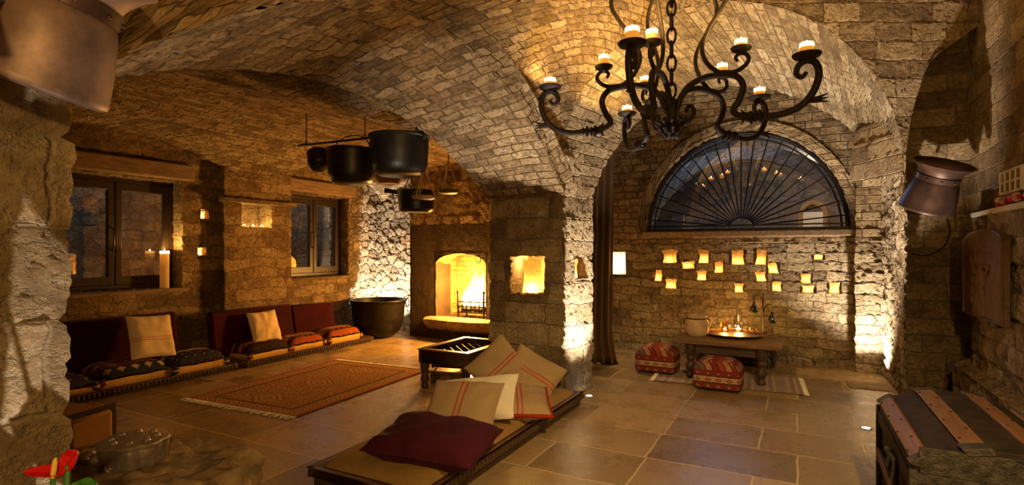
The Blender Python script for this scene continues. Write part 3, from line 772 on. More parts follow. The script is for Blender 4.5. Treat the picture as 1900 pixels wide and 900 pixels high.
# ------------------------------------------------------------------ chandelier
CC = W(1246, 0, 4.4); CX, CY = CC.x, CC.y
ch = thing('chandelier', 'large wrought iron chandelier of five scrolled arms hung on a chain', 'chandelier', (CX, CY, 2.45))
Z0 = 2.45
main = [(.05, 2.66), (.09, 2.75), (.16, 2.82), (.29, 2.853), (.426, 2.84), (.515, 2.81), (.56, 2.73), (.53, 2.63), (.49, 2.565), (.52, 2.52), (.60, 2.495), (.70, 2.482), (.82, 2.476), (.94, 2.51), (1.02, 2.59), (1.06, 2.70), (1.045, 2.79), (.99, 2.825), (.935, 2.80), (.92, 2.745), (.955, 2.715), (.985, 2.745)]
branch = [(.36, 2.85), (.42, 2.855), (.50, 2.85), (.565, 2.875), (.60, 2.92), (.58, 2.965), (.535, 2.978), (.505, 2.955), (.52, 2.925)]
strap = [(.46, 2.83), (.38, 2.87), (.29, 2.96), (.25, 3.08), (.30, 3.22), (.40, 3.36), (.48, 3.50), (.46, 3.63), (.33, 3.74), (.14, 3.82), (.03, 3.86)]
angs = [174, -121, 99, 24, -40]
pans = []
for ia, a in enumerate(angs):
    a = R(a) + TH
    def pr(r, z): return Vector((r * math.cos(a), r * math.sin(a), z - Z0))
    m = MB(); pts = smooth_path([pr(*p) for p in main], 5)
    rad = [.024 * (1 - .45 * max(0, (k / len(pts) - .78) / .22)) for k in range(len(pts))]
    m.tube(pts, rad, 10)
    # forged collar where the arm dips lowest
    for dr, rr in ((-.07, .030), (-.045, .052), (-.015, .040), (.02, .050), (.05, .034)):
        c = pr(.66 + dr, 2.487); d = pr(1, 0) - pr(0, 0)
        m.tube([c - d * .012, c, c + d * .012], [rr * .75, rr, rr * .75], 8)
    for s in (-1, 1):
        m.tube([pr(.60, 2.50), pr(.56, 2.50 + s * .03), pr(.545, 2.50 + s * .055)], [.016, .012, .004], 6)
    # leaf spur under the outer curl
    for k in range(3): m.tube([pr(.98, 2.54), pr(1.06, 2.53 + .012 * k), pr(1.12, 2.515 + .03 * k)], [.016, .012, .002], 6)
    arm = m.build('arm', M_iron, ch)
    b = MB(); bp = smooth_path([pr(*p) for p in branch], 5); b.tube(bp, [.019 * (1 - .4 * k / len(bp)) for k in range(len(bp))], 9); b.build('branch', M_iron, arm)
    s = MB(); s.tube(smooth_path([pr(*p) for p in strap], 5), .017, 8); s.build('strap', M_iron, ch)
    for (r, z, R_) in ((.985, 2.832, .095), (.545, 2.985, .075)):
        c = pr(r, z); m = MB()
        m.lathe([(.012, -.012), (R_ * .5, 0), (R_ * .9, .016), (R_, .034), (R_ * .98, .037), (R_ * .86, .020), (R_ * .45, .009), (0, .007)], 26, Matrix.Translation(c)); m.build('drip_pan', M_iron, ch)
        pans.append((ia, r, Vector((CX, CY, Z0)) + c))
# hub: rosette of curled leaves, chain, ceiling hook
m = MB(); m.lathe([(0, .0), (.05, .01), (.075, .05), (.05, .10), (.04, .16), (.055, .20), (.05, .26), (.02, .30), (0, .30)], 16)
hub = m.build('hub', M_iron, ch)
for ring, (n, rr, zz, sz) in enumerate(((10, .075, .03, .045), (12, .10, .08, .045), (8, .055, -.01, .035))):
    for k in range(n):
        a = 2 * math.pi * (k + ring * .5) / n; m = MB()
        c, s_ = math.cos(a), math.sin(a)
        m.tube([(c * rr * .4, s_ * rr * .4, zz), (c * rr, s_ * rr, zz - .015), (c * (rr + .03), s_ * (rr + .03), zz + .01), (c * (rr + .02), s_ * (rr + .02), zz + .035)], [.014, sz * .5, sz * .45, .008], 7, flat=1.0)
        m.build('leaf', M_iron, hub)
for k in range(2):
    a = [-.5, 2.5][k]; d = Vector((math.cos(a), math.sin(a), 0)); m = MB()
    m.tube(smooth_path([d * .05 + Vector((0, 0, .05)), d * .16 + Vector((0, 0, .06)), d * .22 + Vector((0, 0, .13)), d * .18 + Vector((0, 0, .19)), d * .14 + Vector((0, 0, .15))], 5), .016, 7); m.build('scroll', M_iron, hub)
zc_, k = .30, 0
while zc_ < 1.02:
    m = MB(); A_, B_ = .034, .066
    lp = [(A_ * math.cos(q), 0, B_ * math.sin(q)) for q in [2 * math.pi * i / 20 for i in range(20)]]
    if k % 2: lp = [(0, x, z) for x, y, z in lp]
    m.tube([(x, y, z + zc_ + .05) for x, y, z in lp], .0105, 6, closed=True); m.build('chain_link', M_iron, ch); zc_ += .112; k += 1
m = MB(); m.tube([(0, 0, 1.03), (0, 0, 1.62)], .016, 8); m.lathe([(0, 1.38), (.05, 1.40), (.05, 1.44), (0, 1.46)], 14); m.build('stem', M_iron, ch)
cl_out = ['at the far left of the chandelier', 'nearest the camera, the highest of the outer five', 'lowest on the left of the hub', 'low to the right of the hub', 'at the far right of the chandelier']
cl_in = ['on the small pan just above the far left one', 'right behind the nearest big candle', 'on the small pan just left of the chain', 'on the small pan just right of the chain', 'on the small pan between the chain and the far right one']
# a few burn lower than others
hs = {0: .092, 1: .125, 2: .092, 3: .10, 4: .105}; hi = {0: .115, 1: .11, 2: .09, 3: .10, 4: .085}
for ia, r, p in pans:
    lab = 'candle ' + (cl_out if r > .8 else cl_in)[ia]
    candle('candle', 'squat cream ' + lab, (p.x, p.y, p.z + .008), .046 if r > .8 else .042, (hs if r > .8 else hi)[ia], 'candles on the chandelier', E_CHAND * {0: .35, 4: .7}.get(ia, 1.2))

# ------------------------------------------------------------------ copper water pots used as wall lights
def water_pot(name, label, s, mat, mat2, loc, rot):
    t = thing(name, label, 'copper pot', loc, rot=rot)
    m = MB(); P = [(0, 0), (.20, 0), (.215, .008), (.218, .02), (.215, .03), (.205, .10), (.19, .18), (.172, .255), (.162, .275)]
    m.lathe([(r * s, z * s) for r, z in P], 40); m.build('body', mat, t)
    b = MB(); b.lathe([(r * s, z * s) for r, z in [(.162, .275), (.168, .278), (.168, .325), (.160, .33)]], 40); b.build('neck_band', mat2, t)
    q = MB(); q.lathe([(r * s, z * s) for r, z in [(.160, .33), (.175, .365), (.205, .405), (.232, .425), (.236, .43), (.230, .434), (.200, .414), (.165, .375), (.15, .33), (.155, .26), (.19, .10), (0, .02)]], 40); q.build('rim', mat, t)
    for k in range(5):
        a = math.pi * (1.1 + .2 * k); v = MB(); v.blob((.170 * s * math.cos(a), .170 * s * math.sin(a), .30 * s), (.008 * s,) * 3, 8, 6); v.build('rivet', mat2, t)
    return t
p = W(1717, 388, 5.35); rt2 = (Vector((0, 0, .88)) - fwd * .42 + rgt * .06).normalized().to_track_quat('Z', 'Y').to_euler()
wp = water_pot('copper_water_pot', 'dark waisted copper pot fixed to the right wall as an uplighter', 1.08, M_copper_d, M_copper_d, (p.x, p.y, p.z), rt2)
arm = MB(); arm.tube([(.1, .10, .10), (.2, .22, .12), (.3, .34, .12)], .012, 6); arm.build('wall_bracket', M_black, wp)
point('pot_light', (p.x, p.y, p.z + .40), 3, WARM, .04)
p = W(50, 158, 1.50)
nb = (Vector((CT, ST, 0)) * .36 + Vector((0, 0, 1)) * .93 + Vector((ST, -CT, 0)) * .0).normalized()
rot = nb.to_track_quat('Z', 'Y').to_euler()
wp2 = water_pot('copper_water_pot', 'big tilted copper pot fixed high on the near stone pier', .86, M_copper, M_copper_d, (p.x, p.y, p.z), rot)
arm = MB(); arm.tube([(-.15, 0, .18), (-.32, -.12, .18), (-.5, -.3, .15)], .014, 6); arm.build('wall_bracket', M_black, wp2)
cb_ = MB(); cw = [onX(1752, 388, 1.48) for _ in range(1)][0]
cable = [Vector((0, 0, 0)), Vector((.02, .0, -.12)), Vector((-.02, .02, -.25)), Vector((-.14, .02, -.33)), Vector((-.26, .02, -.32))]
q = onY(1757, 405, 7.30); m = MB(); m.tube(smooth_path([q + Vector((c.x * 1.2, 0, c.z * 1.2)) for c in cable], 5), .007, 6)
tag(m.build('cable', M_black), 'thin dark cable looping down the stone below the wall pot', 'cable')

# ------------------------------------------------------------------ hanging pots by the fireplace
RY = 4.0
a = onY(556, 270, RY); b = onY(792, 244, RY)
rk = thing('pot_rack', 'black iron bar hung from the vault to carry the pots', 'pot rack', (a.x, RY, a.z))
m = MB(); m.tube([(-.02, 0, 0), (b.x - a.x + .02, 0, b.z - a.z)], .011, 8); m.build('bar', M_black, rk)
for fx in (.06, .55, .93):
    x = (b.x - a.x) * fx; z = (b.z - a.z) * fx; top = max(zmain(a.x + x), zcross(RY)) - .01
    m = MB(); m.tube([(x, 0, z), (x, 0, top - a.z)], .005, 6); m.tube([(x + .02 * math.cos(q), 0, z + .02 + .02 * math.sin(q)) for q in [6.28 * i / 12 for i in range(12)]], .004, 5, closed=True); m.build('hanger', M_black, rk)
def kettle(name, label, px, py, r, h, bail=True, tilt=(0, 0, 0), ears=True, prof=None, grp='pots hung from the iron bar'):
    c = onY(px, py, RY); t = thing(name, label, 'pot', c, rot=tilt, group=grp)
    P = prof or [(0, 0), (r * .70, .0), (r * .88, h * .10), (r * .96, h * .3), (r * .99, h * .7), (r, h * .93), (r * 1.05, h * .96), (r * 1.05, h), (r * .97, h), (r * .95, h * .7), (r * .90, h * .3), (0, h * .08)]
    m = MB(); m.lathe(P, 36); m.build('body', M_black, t)
    if ears:
        for s in (-1, 1):
            e = MB(); e.tube([(s * r * 1.02, 0, h * .86), (s * (r + .03), 0, h * .9), (s * (r + .03), 0, h * 1.02), (s * r * 1.02, 0, h * 1.05)], .008, 6); e.build('ear', M_black, t)
    if bail:
        e = MB(); e.tube([(r * 1.02 * math.cos(q), 0, h * .98 + r * .62 * math.sin(q)) for q in [math.pi * i / 20 for i in range(21)]], .006, 6); e.build('bail_handle', M_black, t)
    return t
kettle('hanging_pot', 'deep black cauldron with bail handle, middle of the hanging row', 652, 342, .235, .345)
kettle('hanging_pot', 'biggest shiny black pot at the right end of the hanging row', 741, 326, .275, .37, bail=False)
kettle('hanging_pot', 'smallest pot, tipped to one side at the left end of the bar', 592, 310, .115, .17, bail=False, tilt=(R(-20), R(-26), 0))
# brass-corded scales and a ladle pot behind the big pot
def pan_on_cords(label, px, py, d, r, h, top_py, mat, grp='shallow pans hung on cords'):
    c = W(px, py, d); t = thing('hanging_pan', label, 'pan', c, group=grp)
    m = MB(); m.lathe([(0, 0), (r * .8, .004), (r * .96, h * .4), (r, h), (r * .95, h), (r * .9, h * .5), (0, .015)], 30); m.build('pan', mat, t)
    zt = (py - top_py) * d / FPX
    for k in range(3):
        q = 2 * math.pi * k / 3 + .5
        e = MB(); e.tube([(r * .96 * math.cos(q), r * .96 * math.sin(q), h * .8), (0.01 * math.cos(q), .01 * math.sin(q), zt)], .007, 6); e.build('cord', M_rope, t)
    tp = max(zmain(c.x), zcross(c.y)) - c.z - .015
    e = MB(); e.tube([(0, 0, zt - .01), (0, 0, tp)], .006, 6); e.build('hanger', M_black, t)
    return t
pan_on_cords('wooden weighing pan on three cords beside the lowest black pot', 786, 371, 5.6, .125, .04, 312, M_wood_p)
pan_on_cords('small shallow pan on cords, furthest right of the hanging things', 832, 360, 6.2, .12, .045, 300, M_wood_d)
c = W(772, 394, 5.9); t = thing('hanging_pot', 'low black long-handled pot hanging beneath the biggest pot', 'pot', c, group='pots hung from the iron bar')
m = MB(); m.lathe([(0, 0), (.15, 0), (.185, .03), (.195, .12), (.20, .22), (.205, .235), (.19, .235), (.18, .12), (0, .03)], 30); m.build('body', M_black, t)
dl = (Vector((-CT, -ST, 0)))
m = MB(); m.tube([dl * .19 + Vector((0, 0, .215)), dl * .30 + Vector((0, 0, .235)), dl * .34 + Vector((0, 0, .24))], [.02, .025, .03], 8); m.build('handle', M_black, t)
tp = max(zmain(c.x), zcross(c.y)) - c.z - .015
for s in (-1, 1):
    e = MB(); e.tube([(s * .19, 0, .22), (0, 0, .55)], .006, 6); e.build('chain', M_rope, t)
e = MB(); e.tube([(0, 0, .54), (0, 0, tp)], .006, 6); e.build('hanger', M_black, t)
c = W(722, 341, 5.9); t = thing('hanging_basket', 'round straw basket hanging behind the pots', 'basket', c)
m = MB()
for k in range(6): m.tube([((.10 + .018 * k) * math.cos(q), (.10 + .018 * k) * math.sin(q), .012 + .022 * k) for q in [6.283 * i / 26 for i in range(26)]], .014, 6, closed=True)
m.lathe([(0, .004), (.11, .004), (.115, .012), (0, .014)], 24); m.build('body', M_rope, t)
tp = max(zmain(c.x), zcross(c.y)) - c.z - .015
for s in (-1, 1):
    e = MB(); e.tube([(s * .18, 0, .12), (0, 0, .5)], .005, 6); e.build('cord', M_rope, t)
e = MB(); e.tube([(0, 0, .49), (0, 0, tp)], .005, 6); e.build('hanger', M_rope, t)

# ------------------------------------------------------------------ big cauldron in the corner
t = thing('cauldron', 'large black cauldron with two ring handles standing in the lit corner', 'cauldron', (-6.44, 7.22, 0))
r, h = .47, .655
m = MB(); m.lathe([(0, .0), (.16, .0), (.26, .03), (.36, .11), (.42, .24), (.44, .38), (.455, .58), (.475, .625), (.495, .635), (.495, h), (.465, h), (.44, .55), (.42, .3), (.3, .10), (0, .05)], 44); m.build('body', M_black, t)
for s in (-1, 1):
    m = MB(); d = Vector((CT, ST, 0)) * s
    m.tube([d * .47 + d * (.055 * (1 - math.cos(q))) * .6 + Vector((0, 0, .60 + .075 * math.sin(q))) for q in [6.283 * i / 18 for i in range(18)]], .010, 6, closed=True); m.build('ring_handle', M_black, t)

# ------------------------------------------------------------------ fire
g = thing('fire_grate', 'black iron basket grate inside the fireplace', 'fire grate', (-4.82, 7.78, .36))
m = MB()
for z in (.10, .20, .28):
    m.box((0, -.13, z), (.50, .015, .02)); m.box((0, .13, z), (.50, .015, .02))
    for s in (-1, 1): m.box((s * .25, 0, z), (.015, .26, .02))
m.build('basket_rail', M_black, g)
for k in range(7):
    b = MB(); x = -.24 + .08 * k; b.box((x, -.13, .20), (.014, .014, .22)); b.tube([(x + .028 * math.cos(q), -.14, .20 + .028 * math.sin(q)) for q in [6.283 * i / 14 for i in range(14)]], .006, 5, closed=True); b.build('scroll_bar', M_black, g)
for sx in (-1, 1):
    b = MB(); b.tube([(sx * .25, -.13, 0), (sx * .25, -.13, .42)], .018, 8); b.blob((sx * .25, -.13, .44), (.028, .028, .028), 10, 8); b.build('front_post', M_black, g)
    b = MB(); b.tube([(sx * .25, .13, 0), (sx * .25, .13, .30)], .014, 8); b.build('leg', M_black, g)
b = MB(); b.box((0, 0, .095), (.48, .24, .012)); b.build('tray', M_black, g)
for k in range(4):
    m = MB(); y = -.07 + .05 * k; z = .145 + .03 * (k % 2)
    m.tube([(-.21, y, z), (0, y + .02, z + .02), (.21, y - .02, z)], [.04, .045, .035], 9)
    lb = ['front log lying in the grate', 'second log from the front of the grate', 'third log back in the grate', 'rearmost log in the grate'][k]
    o = m.build('log', M_log); o.location = g.location; tag(o, 'charred ' + lb, 'log', 'logs burning in the grate')
fr = MB()
random.seed(3)
for k in range(9):
    x = -.16 + .32 * k / 8; y = -.05 + .10 * random.random(); hh = .30 + .20 * random.random() + (.16 if 3 <= k <= 7 else 0); wv = random.random() * 6
    pts = smooth_path([Vector((x + (.03 * math.sin(wv + i * .9) + .06 * i / 5) * (i / 5), y + .02 * math.cos(wv + i), .15 + hh * i / 5)) for i in range(6)], 4)
    n_ = len(pts) - 1
    fr.tube(pts, [max(.002, .075 * math.sin(math.pi * (.18 + .82 * i / n_)) ** 1.2) for i in range(n_ + 1)], 10)
o = fr.build('fire', M_fireflame); o.location = g.location; tag(o, 'bright orange flames leaping above the logs', 'fire')
point('fire_light', (-4.82, 7.60, .86), E_FIRE, FIRE, .10)
point('fire_light', (-4.98, 7.80, 1.0), E_FIRE * .30, FIRE, .12)
m = MB(); m.tube(smooth_path([(-4.66, 7.70, 1.50), (-4.66, 7.70, 1.36), (-4.68, 7.70, 1.29), (-4.72, 7.70, 1.29), (-4.73, 7.70, 1.34)], 5), .008, 6)
tag(m.build('pot_hook', M_black), 'small iron hook hanging in the mouth of the fireplace', 'hook')
# rough hearth stone
m = MB()
def hearth(a, b):
    x = -5.62 + 1.35 * a; front = 7.32 + .07 * mnoise.noise(Vector((x * 4, 1, 0))) + .10 * abs(a - .5) * 2
    return x, front
pts = [(a / 24) for a in range(25)]
vs = []; 
for a_ in pts:
    x, fy = hearth(a_, 0); vs += [(x, 7.66, .375), (x, fy + .06, .37), (x, fy, .34), (x, fy + .02, .26), (x, fy + .14, .17), (x, 7.66, .12)]
fs = []
for i in range(24):
    for k_ in range(5): fs.append((i * 6 + k_, (i + 1) * 6 + k_, (i + 1) * 6 + k_ + 1, i * 6 + k_ + 1))
fs.append(tuple(range(6))); fs.append(tuple(range(24 * 6, 25 * 6))[::-1])
m.add(vs, fs); struct(m.build('trim_hearth', M_rock))

# ------------------------------------------------------------------ candles and lanterns in the sofa room and the pier
candle('pillar_candle', 'tall cream pillar candle standing on the window sill', (-7.06, 3.98, 1.025), .052, .47, e=9.0)
for k, yv in enumerate((4.99, 5.13, 5.27)):
    candle('tea_light', ['leftmost', 'middle', 'rightmost'][k] + ' of three tea lights lined up in the arched pilaster niche', (-6.92, yv, 1.83), .024, .03, 'tea lights in the pilaster niche', 1.6)
def bag(name, label, loc, w, h, d, e, group=None, twist=0, seed=0, rz=0, dy=None, tl=True, flare=1.12):
    """a paper or sacking lantern: flat bottom, waist, ragged flared mouth; tea light inside"""
    t = thing(name, label, 'lantern', loc, rz, group); rn = random.Random(seed)
    n, mrow = 28, 9; ph = [rn.random() * 6 for _ in range(4)]
    def fn(a, b):
        an = 2 * math.pi * a; k = b
        c, s_ = math.cos(an), math.sin(an)
        sq = 1 / max(abs(c), abs(s_)) ** .55
        wd = (1 - .20 * math.sin(math.pi * min(1, k * 1.15)) * .8 + (flare - 1) * max(0, k - .7) / .3)
        x = c * sq * w / 2 * wd * .86; y = s_ * sq * d / 2 * wd * .86
        z = h * k + (.045 * h * math.sin(3 * an + ph[0]) + .03 * h * math.sin(7 * an + ph[1])) * k * k
        x += .02 * w * math.sin(5 * k + ph[2] + 4 * an) + twist * k * h; y += .02 * d * math.sin(6 * an + 8 * k + ph[3])
        return (x, y, z + .001)
    m = MB(); m.grid(fn, n, mrow); m.build('sack', M_paper, t)
    b = MB(); b.lathe([(0, .002), (w * .40, .002)], 16); b.build('base', M_paper, t)
    f = MB(); f.lathe([(0, .004), (.016, .004), (.016, .016), (0, .017)], 12); tlo = f.build('tea_light', M_wax, t)
    f = MB(); f.lathe([(0, .017), (.006, .024), (.0045, .036), (0, .048)], 8); f.build('flame', M_flame, tlo)
    point('flame_light', (0, 0, .05), e, WARM, .012, t)
    return t
# big sack in the pier niche with two candles
p0 = Vector((-2.47, 5.17, 1.045))
b0 = bag('sack_lantern', 'large glowing sacking lantern filling the niche of the middle pier', p0, .30, .36, .13, 4.5, seed=4, flare=.8)
point('niche_light', (-2.62, 5.22, 1.36), 4.0, WARM, .02); point('niche_light', (-2.32, 5.22, 1.36), 3.0, WARM, .02)
bag('sack_lantern', 'narrow glowing lantern in the slit niche on the lit side of the pier', (-2.12, 5.36, 1.205), .15, .20, .10, 2.2, seed=5)
bag('sack_lantern', 'tiny lantern in the upper small niche between the window and pilaster', (-7.09, 4.47, 1.925), .10, .10, .08, .9, seed=6)
bag('sack_lantern', 'tiny lantern in the lower small niche between the window and pilaster', (-7.09, 4.435, 1.435), .10, .10, .08, 1.1, seed=7)
for k, (px, py, lb) in enumerate(((669, 462, 'left on the bright corner wall'), (757, 455, 'right on the bright corner wall, beside the chimney'))):
    q = onX(px, py, XL + .05) if px < 705 else onY(px, py, 7.90)
    t = thing('wall_light', 'small amber wall light, ' + lb, 'wall light', q, group='amber lights on the corner wall')
    m = MB(); m.box((0, 0, 0), (.06, .06, .012)); m.build('bracket', M_black, t, bevel=.002)
    m = MB(); m.lathe([(.026, .006), (.03, .03), (.027, .085), (.024, .085), (.027, .03), (0, .008)], 16); m.build('cup', M_aglass, t)
    m = MB(); m.lathe([(0, .012), (.010, .02), (.007, .04), (0, .055)], 8); m.build('flame', M_flame, t)

# ------------------------------------------------------------------ sofa platforms, back cushions, kilim seats
def platform(name, label, x0, x1, y0, y1, h, mat, trim, group=None):
    t = thing(name, label, 'platform', ((x0 + x1) / 2, (y0 + y1) / 2, 0), group=group); wx, wy = x1 - x0, y1 - y0
    m = MB(); m.box((0, 0, h / 2), (wx - .05, wy - .05, h - .005)); m.build('base', M_wood_d, t, bevel=.006)
    m = MB()
    for s in (-1, 1):
        m.box((s * (wx / 2 - .02), 0, h - .03), (.04, wy, .06)); m.box((0, s * (wy / 2 - .02), h - .03), (wx, .04, .06))
    m.build('rim_board', trim, t, bevel=.008)
    m = MB(); n = int(wy / .045) * 4; pr_ = []
    for k in range(n + 1):
        y = -wy / 2 + wy * k / n; pr_.append((wx / 2 + (.004 if k % 4 in (0, 3) else .016), y))
    m.add([(x, y, z) for z in (h - .055, h - .012) for x, y in pr_] , [(k, k + 1, n + 2 + k, n + 1 + k) for k in range(n)])
    m.build('carved_edge', M_wood_d, t, smooth=False)
    return t
platform('sofa_platform', 'low wooden sofa platform by the tall-candle window', -6.95, -6.2, 1.3, 4.38, .09, M_wood_d, M_wood_t, 'low platforms along the left wall')
platform('sofa_platform', 'low wooden sofa platform reaching towards the cauldron', -6.82, -6.17, 4.48, 6.80, .09, M_wood_d, M_wood_t, 'low platforms along the left wall')

def basis(center, xd, yd):
    x = Vector(xd).normalized(); y = Vector(yd); y = (y - x * y.dot(x)).normalized(); z = x.cross(y)
    M = Matrix((x, y, z)).transposed().to_4x4(); M.translation = Vector(center); return M
def pillow_mb(w, h, t, n=22, seed=0, lump=.02, pinch=.07, soft=.42):
    m = MB()
    for sg in (1, -1):
        def fn(a, b):
            u, v = 2 * a - 1, 2 * b - 1
            x = w / 2 * u * (1 - pinch * (1 - v * v) * abs(u)); y = h / 2 * v * (1 - pinch * (1 - u * u) * abs(v))
            k = max(0, (1 - u ** 4) * (1 - v ** 4)); z = sg * t / 2 * k ** soft * (1 - .25 * (u * u + v * v) / 2)
            z += lump * mnoise.noise(Vector((u * 2.2 + seed, v * 2.2, sg * .7))) * k ** .5
            # puckers running in from the corners
            z += sg * .006 * math.sin(9 * math.atan2(v, u + 1e-6) + seed) * k ** .5 * min(1, u * u + v * v)
            return (x, y, z)
        m.grid(fn, n, n)
    return m
def pillow(name, label, center, xd, yd, w, h, t, mat, seed=0, group=None, cat='cushion', pinch=.07, lump=.02, piping=None, soft=.42):
    th = thing(name, label, cat, (0, 0, 0), group=group); th.matrix_world = basis(center, xd, yd)
    m = pillow_mb(w, h, t, seed=seed, lump=lump, pinch=pinch, soft=soft); o = m.build('cover', mat, th)
    if piping:
        e = MB(); pts = []
        n = 14
        for s in range(4):
            for i in range(n):
                q = -1 + 2 * i / n; u, v = [(q, -1), (1, q), (-q, 1), (-1, -q)][s]
                pts.append((w / 2 * u * (1 - pinch * (1 - v * v) * abs(u)), h / 2 * v * (1 - pinch * (1 - u * u) * abs(v)), 0))
        e.tube(pts, .014 if piping is M_red_c else .008, 6, closed=True); e.build('piping', piping, th)
    return th
def slab_cushion(name, label, center, xd, yd, w, h, t, mat, group=None, cat='back cushion'):
    th = thing(name, label, cat, (0, 0, 0), group=group); th.matrix_world = basis(center, xd, yd)
    m = MB(); m.box((0, 0, 0), (w, h, t)); o = m.build('cover', mat, th, bevel=.035); return th
slab_cushion('back_cushion', 'long maroon velvet back cushion under the tall-candle window', (-6.80, 2.72, .42), (0, 1, 0), (-.16, 0, 1), 2.5, .66, .13, M_maroon, 'maroon back cushions')
slab_cushion('back_cushion', 'maroon velvet back cushion leaning on the pilaster', (-6.67, 4.95, .40), (0, 1, 0), (-.16, 0, 1), 1.26, .62, .12, M_maroon, 'maroon back cushions')
slab_cushion('back_cushion', 'short maroon velvet back cushion nearest the cauldron, one side slanting', (-6.66, 5.98, .39), (.16, 1, 0), (-.22, .12, 1), .72, .58, .12, M_maroon, 'maroon back cushions')

def kilim_seat(label, y0, y1, x0, x1, z, t, mat, seed, side=True):
    th = thing('kilim_cushion', label, 'seat cushion', ((x0 + x1) / 2, (y0 + y1) / 2, z), group='kilim seat cushions on the platforms')
    w, d = y1 - y0, x1 - x0
    def top(a, b):
        u, v = 2 * a - 1, 2 * b - 1
        k = max(0, (1 - u ** 6) * (1 - v ** 6)) ** .5
        zz = t * .62 + t * .42 * k * (1 - .3 * (u * u + v * v) / 2) + .015 * mnoise.noise(Vector((u * 2 + seed, v * 2, 0)))
        dr = .05 * max(0, abs(u) - .8) / .2 + .05 * max(0, abs(v) - .8) / .2
        return (d / 2 * v * (1 + .02 * math.cos(u * 3)), w / 2 * u * (1 + .02 * math.cos(v * 3)), zz - dr * .6)
    m = MB(); m.grid(top, 22, 22); m.build('kilim_top', mat, th)
    def side_(a, b):
        an = a * 4; s = int(min(3, an)); q = (an - s) * 2 - 1
        u, v = [(q, 1), (1, -q), (-q, -1), (-1, q)][s]
        bl = 1 + .05 * math.sin(math.pi * b); zz = b * (t * .62 - .045 + .012 * mnoise.noise(Vector((u * 2 + seed, v * 2, 0))))
        if abs(u) == 1 or abs(v) == 1: pass
        return (d / 2 * v * bl * (.97 + .03 * b), w / 2 * u * bl * (.97 + .03 * b), zz)
    m = MB(); m.grid(side_, 64, 6); m.build('ticking_side', M_yellow, th)
    for s in (-1, 1):
        m = MB(); c = Vector((d / 2 * .96, s * w / 2 * .95, .05)); m.blob(c, (.035, .045, .045), 10, 8, .3, 3, seed); m.build('corner_tuft', mat, th)
    return th
kilim_seat('dark kilim cushion cut off by the near pier', 2.02, 2.86, -6.78, -6.22, .09, .17, M_k1, 1)
kilim_seat('navy and cream kilim cushion at the middle of the first platform', 2.90, 3.58, -6.78, -6.24, .09, .20, M_k2, 2)
kilim_seat('dark red kilim cushion at the right end of the first platform', 3.62, 4.26, -6.78, -6.22, .09, .20, M_k1, 3)
kilim_seat('brick red kilim cushion at the left end of the second platform', 4.54, 5.18, -6.68, -6.19, .09, .19, M_k4, 4)
kilim_seat('black and orange lozenge kilim cushion at the middle of the second platform', 5.22, 5.82, -6.68, -6.22, .09, .19, M_k3, 5)
kilim_seat('rust orange kilim cushion nearest the cauldron', 5.88, 6.56, -6.70, -6.20, .09, .21, M_k3, 6)
pillow('striped_pillow', 'cream sack pillow tilted on the first maroon back cushion', onX(281, 624, -6.50), (-.36, .06, .93), (0, -1, -.03), .50, .48, .15, M_cream, 2, 'cream pillows on the platforms', pinch=.05)
pillow('striped_pillow', 'smaller cream sack pillow with red stripes on the second platform', onX(491, 606, -6.47), (0, 1, .02), (-.34, 0, .94), .45, .44, .14, M_cream, 5, 'cream pillows on the platforms', pinch=.05)

# ------------------------------------------------------------------ rug
c0, c1, c2, c3 = G(342, 737), G(557, 780), G(773, 690), G(640, 668)
cen = (c0 + c1 + c2 + c3) / 4; rl = ((c3 - c0).length + (c2 - c1).length) / 2; rw = ((c1 - c0).length + (c2 - c3).length) / 2
dirl = ((c3 - c0) + (c2 - c1)).normalized(); rz = math.atan2(dirl.y, dirl.x) - math.pi / 2
rg = thing('rug', 'fringed oriental rug lying on the flagstones between the sofas and the table', 'rug', (cen.x, cen.y, 0), rz)
m = MB()
m.grid(lambda a, b: (rw * (a - .5), rl * (b - .5), .010 + .004 * mnoise.noise(Vector((a * 5, b * 9, 0)))), 20, 40)
m.build('pile', M_rug, rg)
for s in (-1, 1):
    f = MB(); random.seed(s + 5); n = 90
    for k in range(n):
        x = rw * (k / (n - 1) - .5); j = random.uniform(-.012, .012)
        f.tube([(x, s * rl / 2, .012), (x + j, s * (rl / 2 + .035), .009), (x + j * 2, s * (rl / 2 + random.uniform(.06, .085)), .006)], [.006, .005, .003], 4)
    fo = f.build('fringe', M_white, rg); fo['kind'] = 'stuff'

# ------------------------------------------------------------------ lattice-topped low table and things beneath
TX0, TX1, TY0, TY1, TZ = -3.66, -2.80, 4.74, 5.66, .42
TX1 = -3.02
t = thing('lattice_table', 'low dark wood table with an open lattice top by the middle pier', 'table', ((TX0 + TX1) / 2, (TY0 + TY1) / 2, 0))
wx, wy = TX1 - TX0, TY1 - TY0
m = MB()
for s in (-1, 1):
    m.box((s * (wx / 2 - .03), 0, TZ - .07), (.06, wy, .14)); m.box((0, s * (wy / 2 - .03), TZ - .07), (wx - .12, .06, .14))
m.build('apron', M_wood_d, t, bevel=.006)
m = MB()
for s in (-1, 1):
    m.box((s * (wx / 2 - .03), 0, TZ + .006), (.075, wy + .02, .014)); m.box((0, s * (wy / 2 - .03), TZ + .006), (wx - .13, .075, .014))
m.build('top_frame', M_wood_t, t, bevel=.004)
m = MB(); n = 11
for k in range(n):
    for sg in (-1, 1):
        q = (k + .5) / n * 2 - 1
        # diagonal strips clipped to the frame
        hx, hy = wx / 2 - .06, wy / 2 - .06; c_ = q * (hx + hy); p1 = max(-hx, c_ - hy); p2 = min(hx, c_ + hy)
        if p2 - p1 < .02: continue
        m.tube([(p1, sg * (c_ - p1), TZ - .03), (p2, sg * (c_ - p2), TZ - .03)], .008, 5)
m.build('lattice', M_black, t)
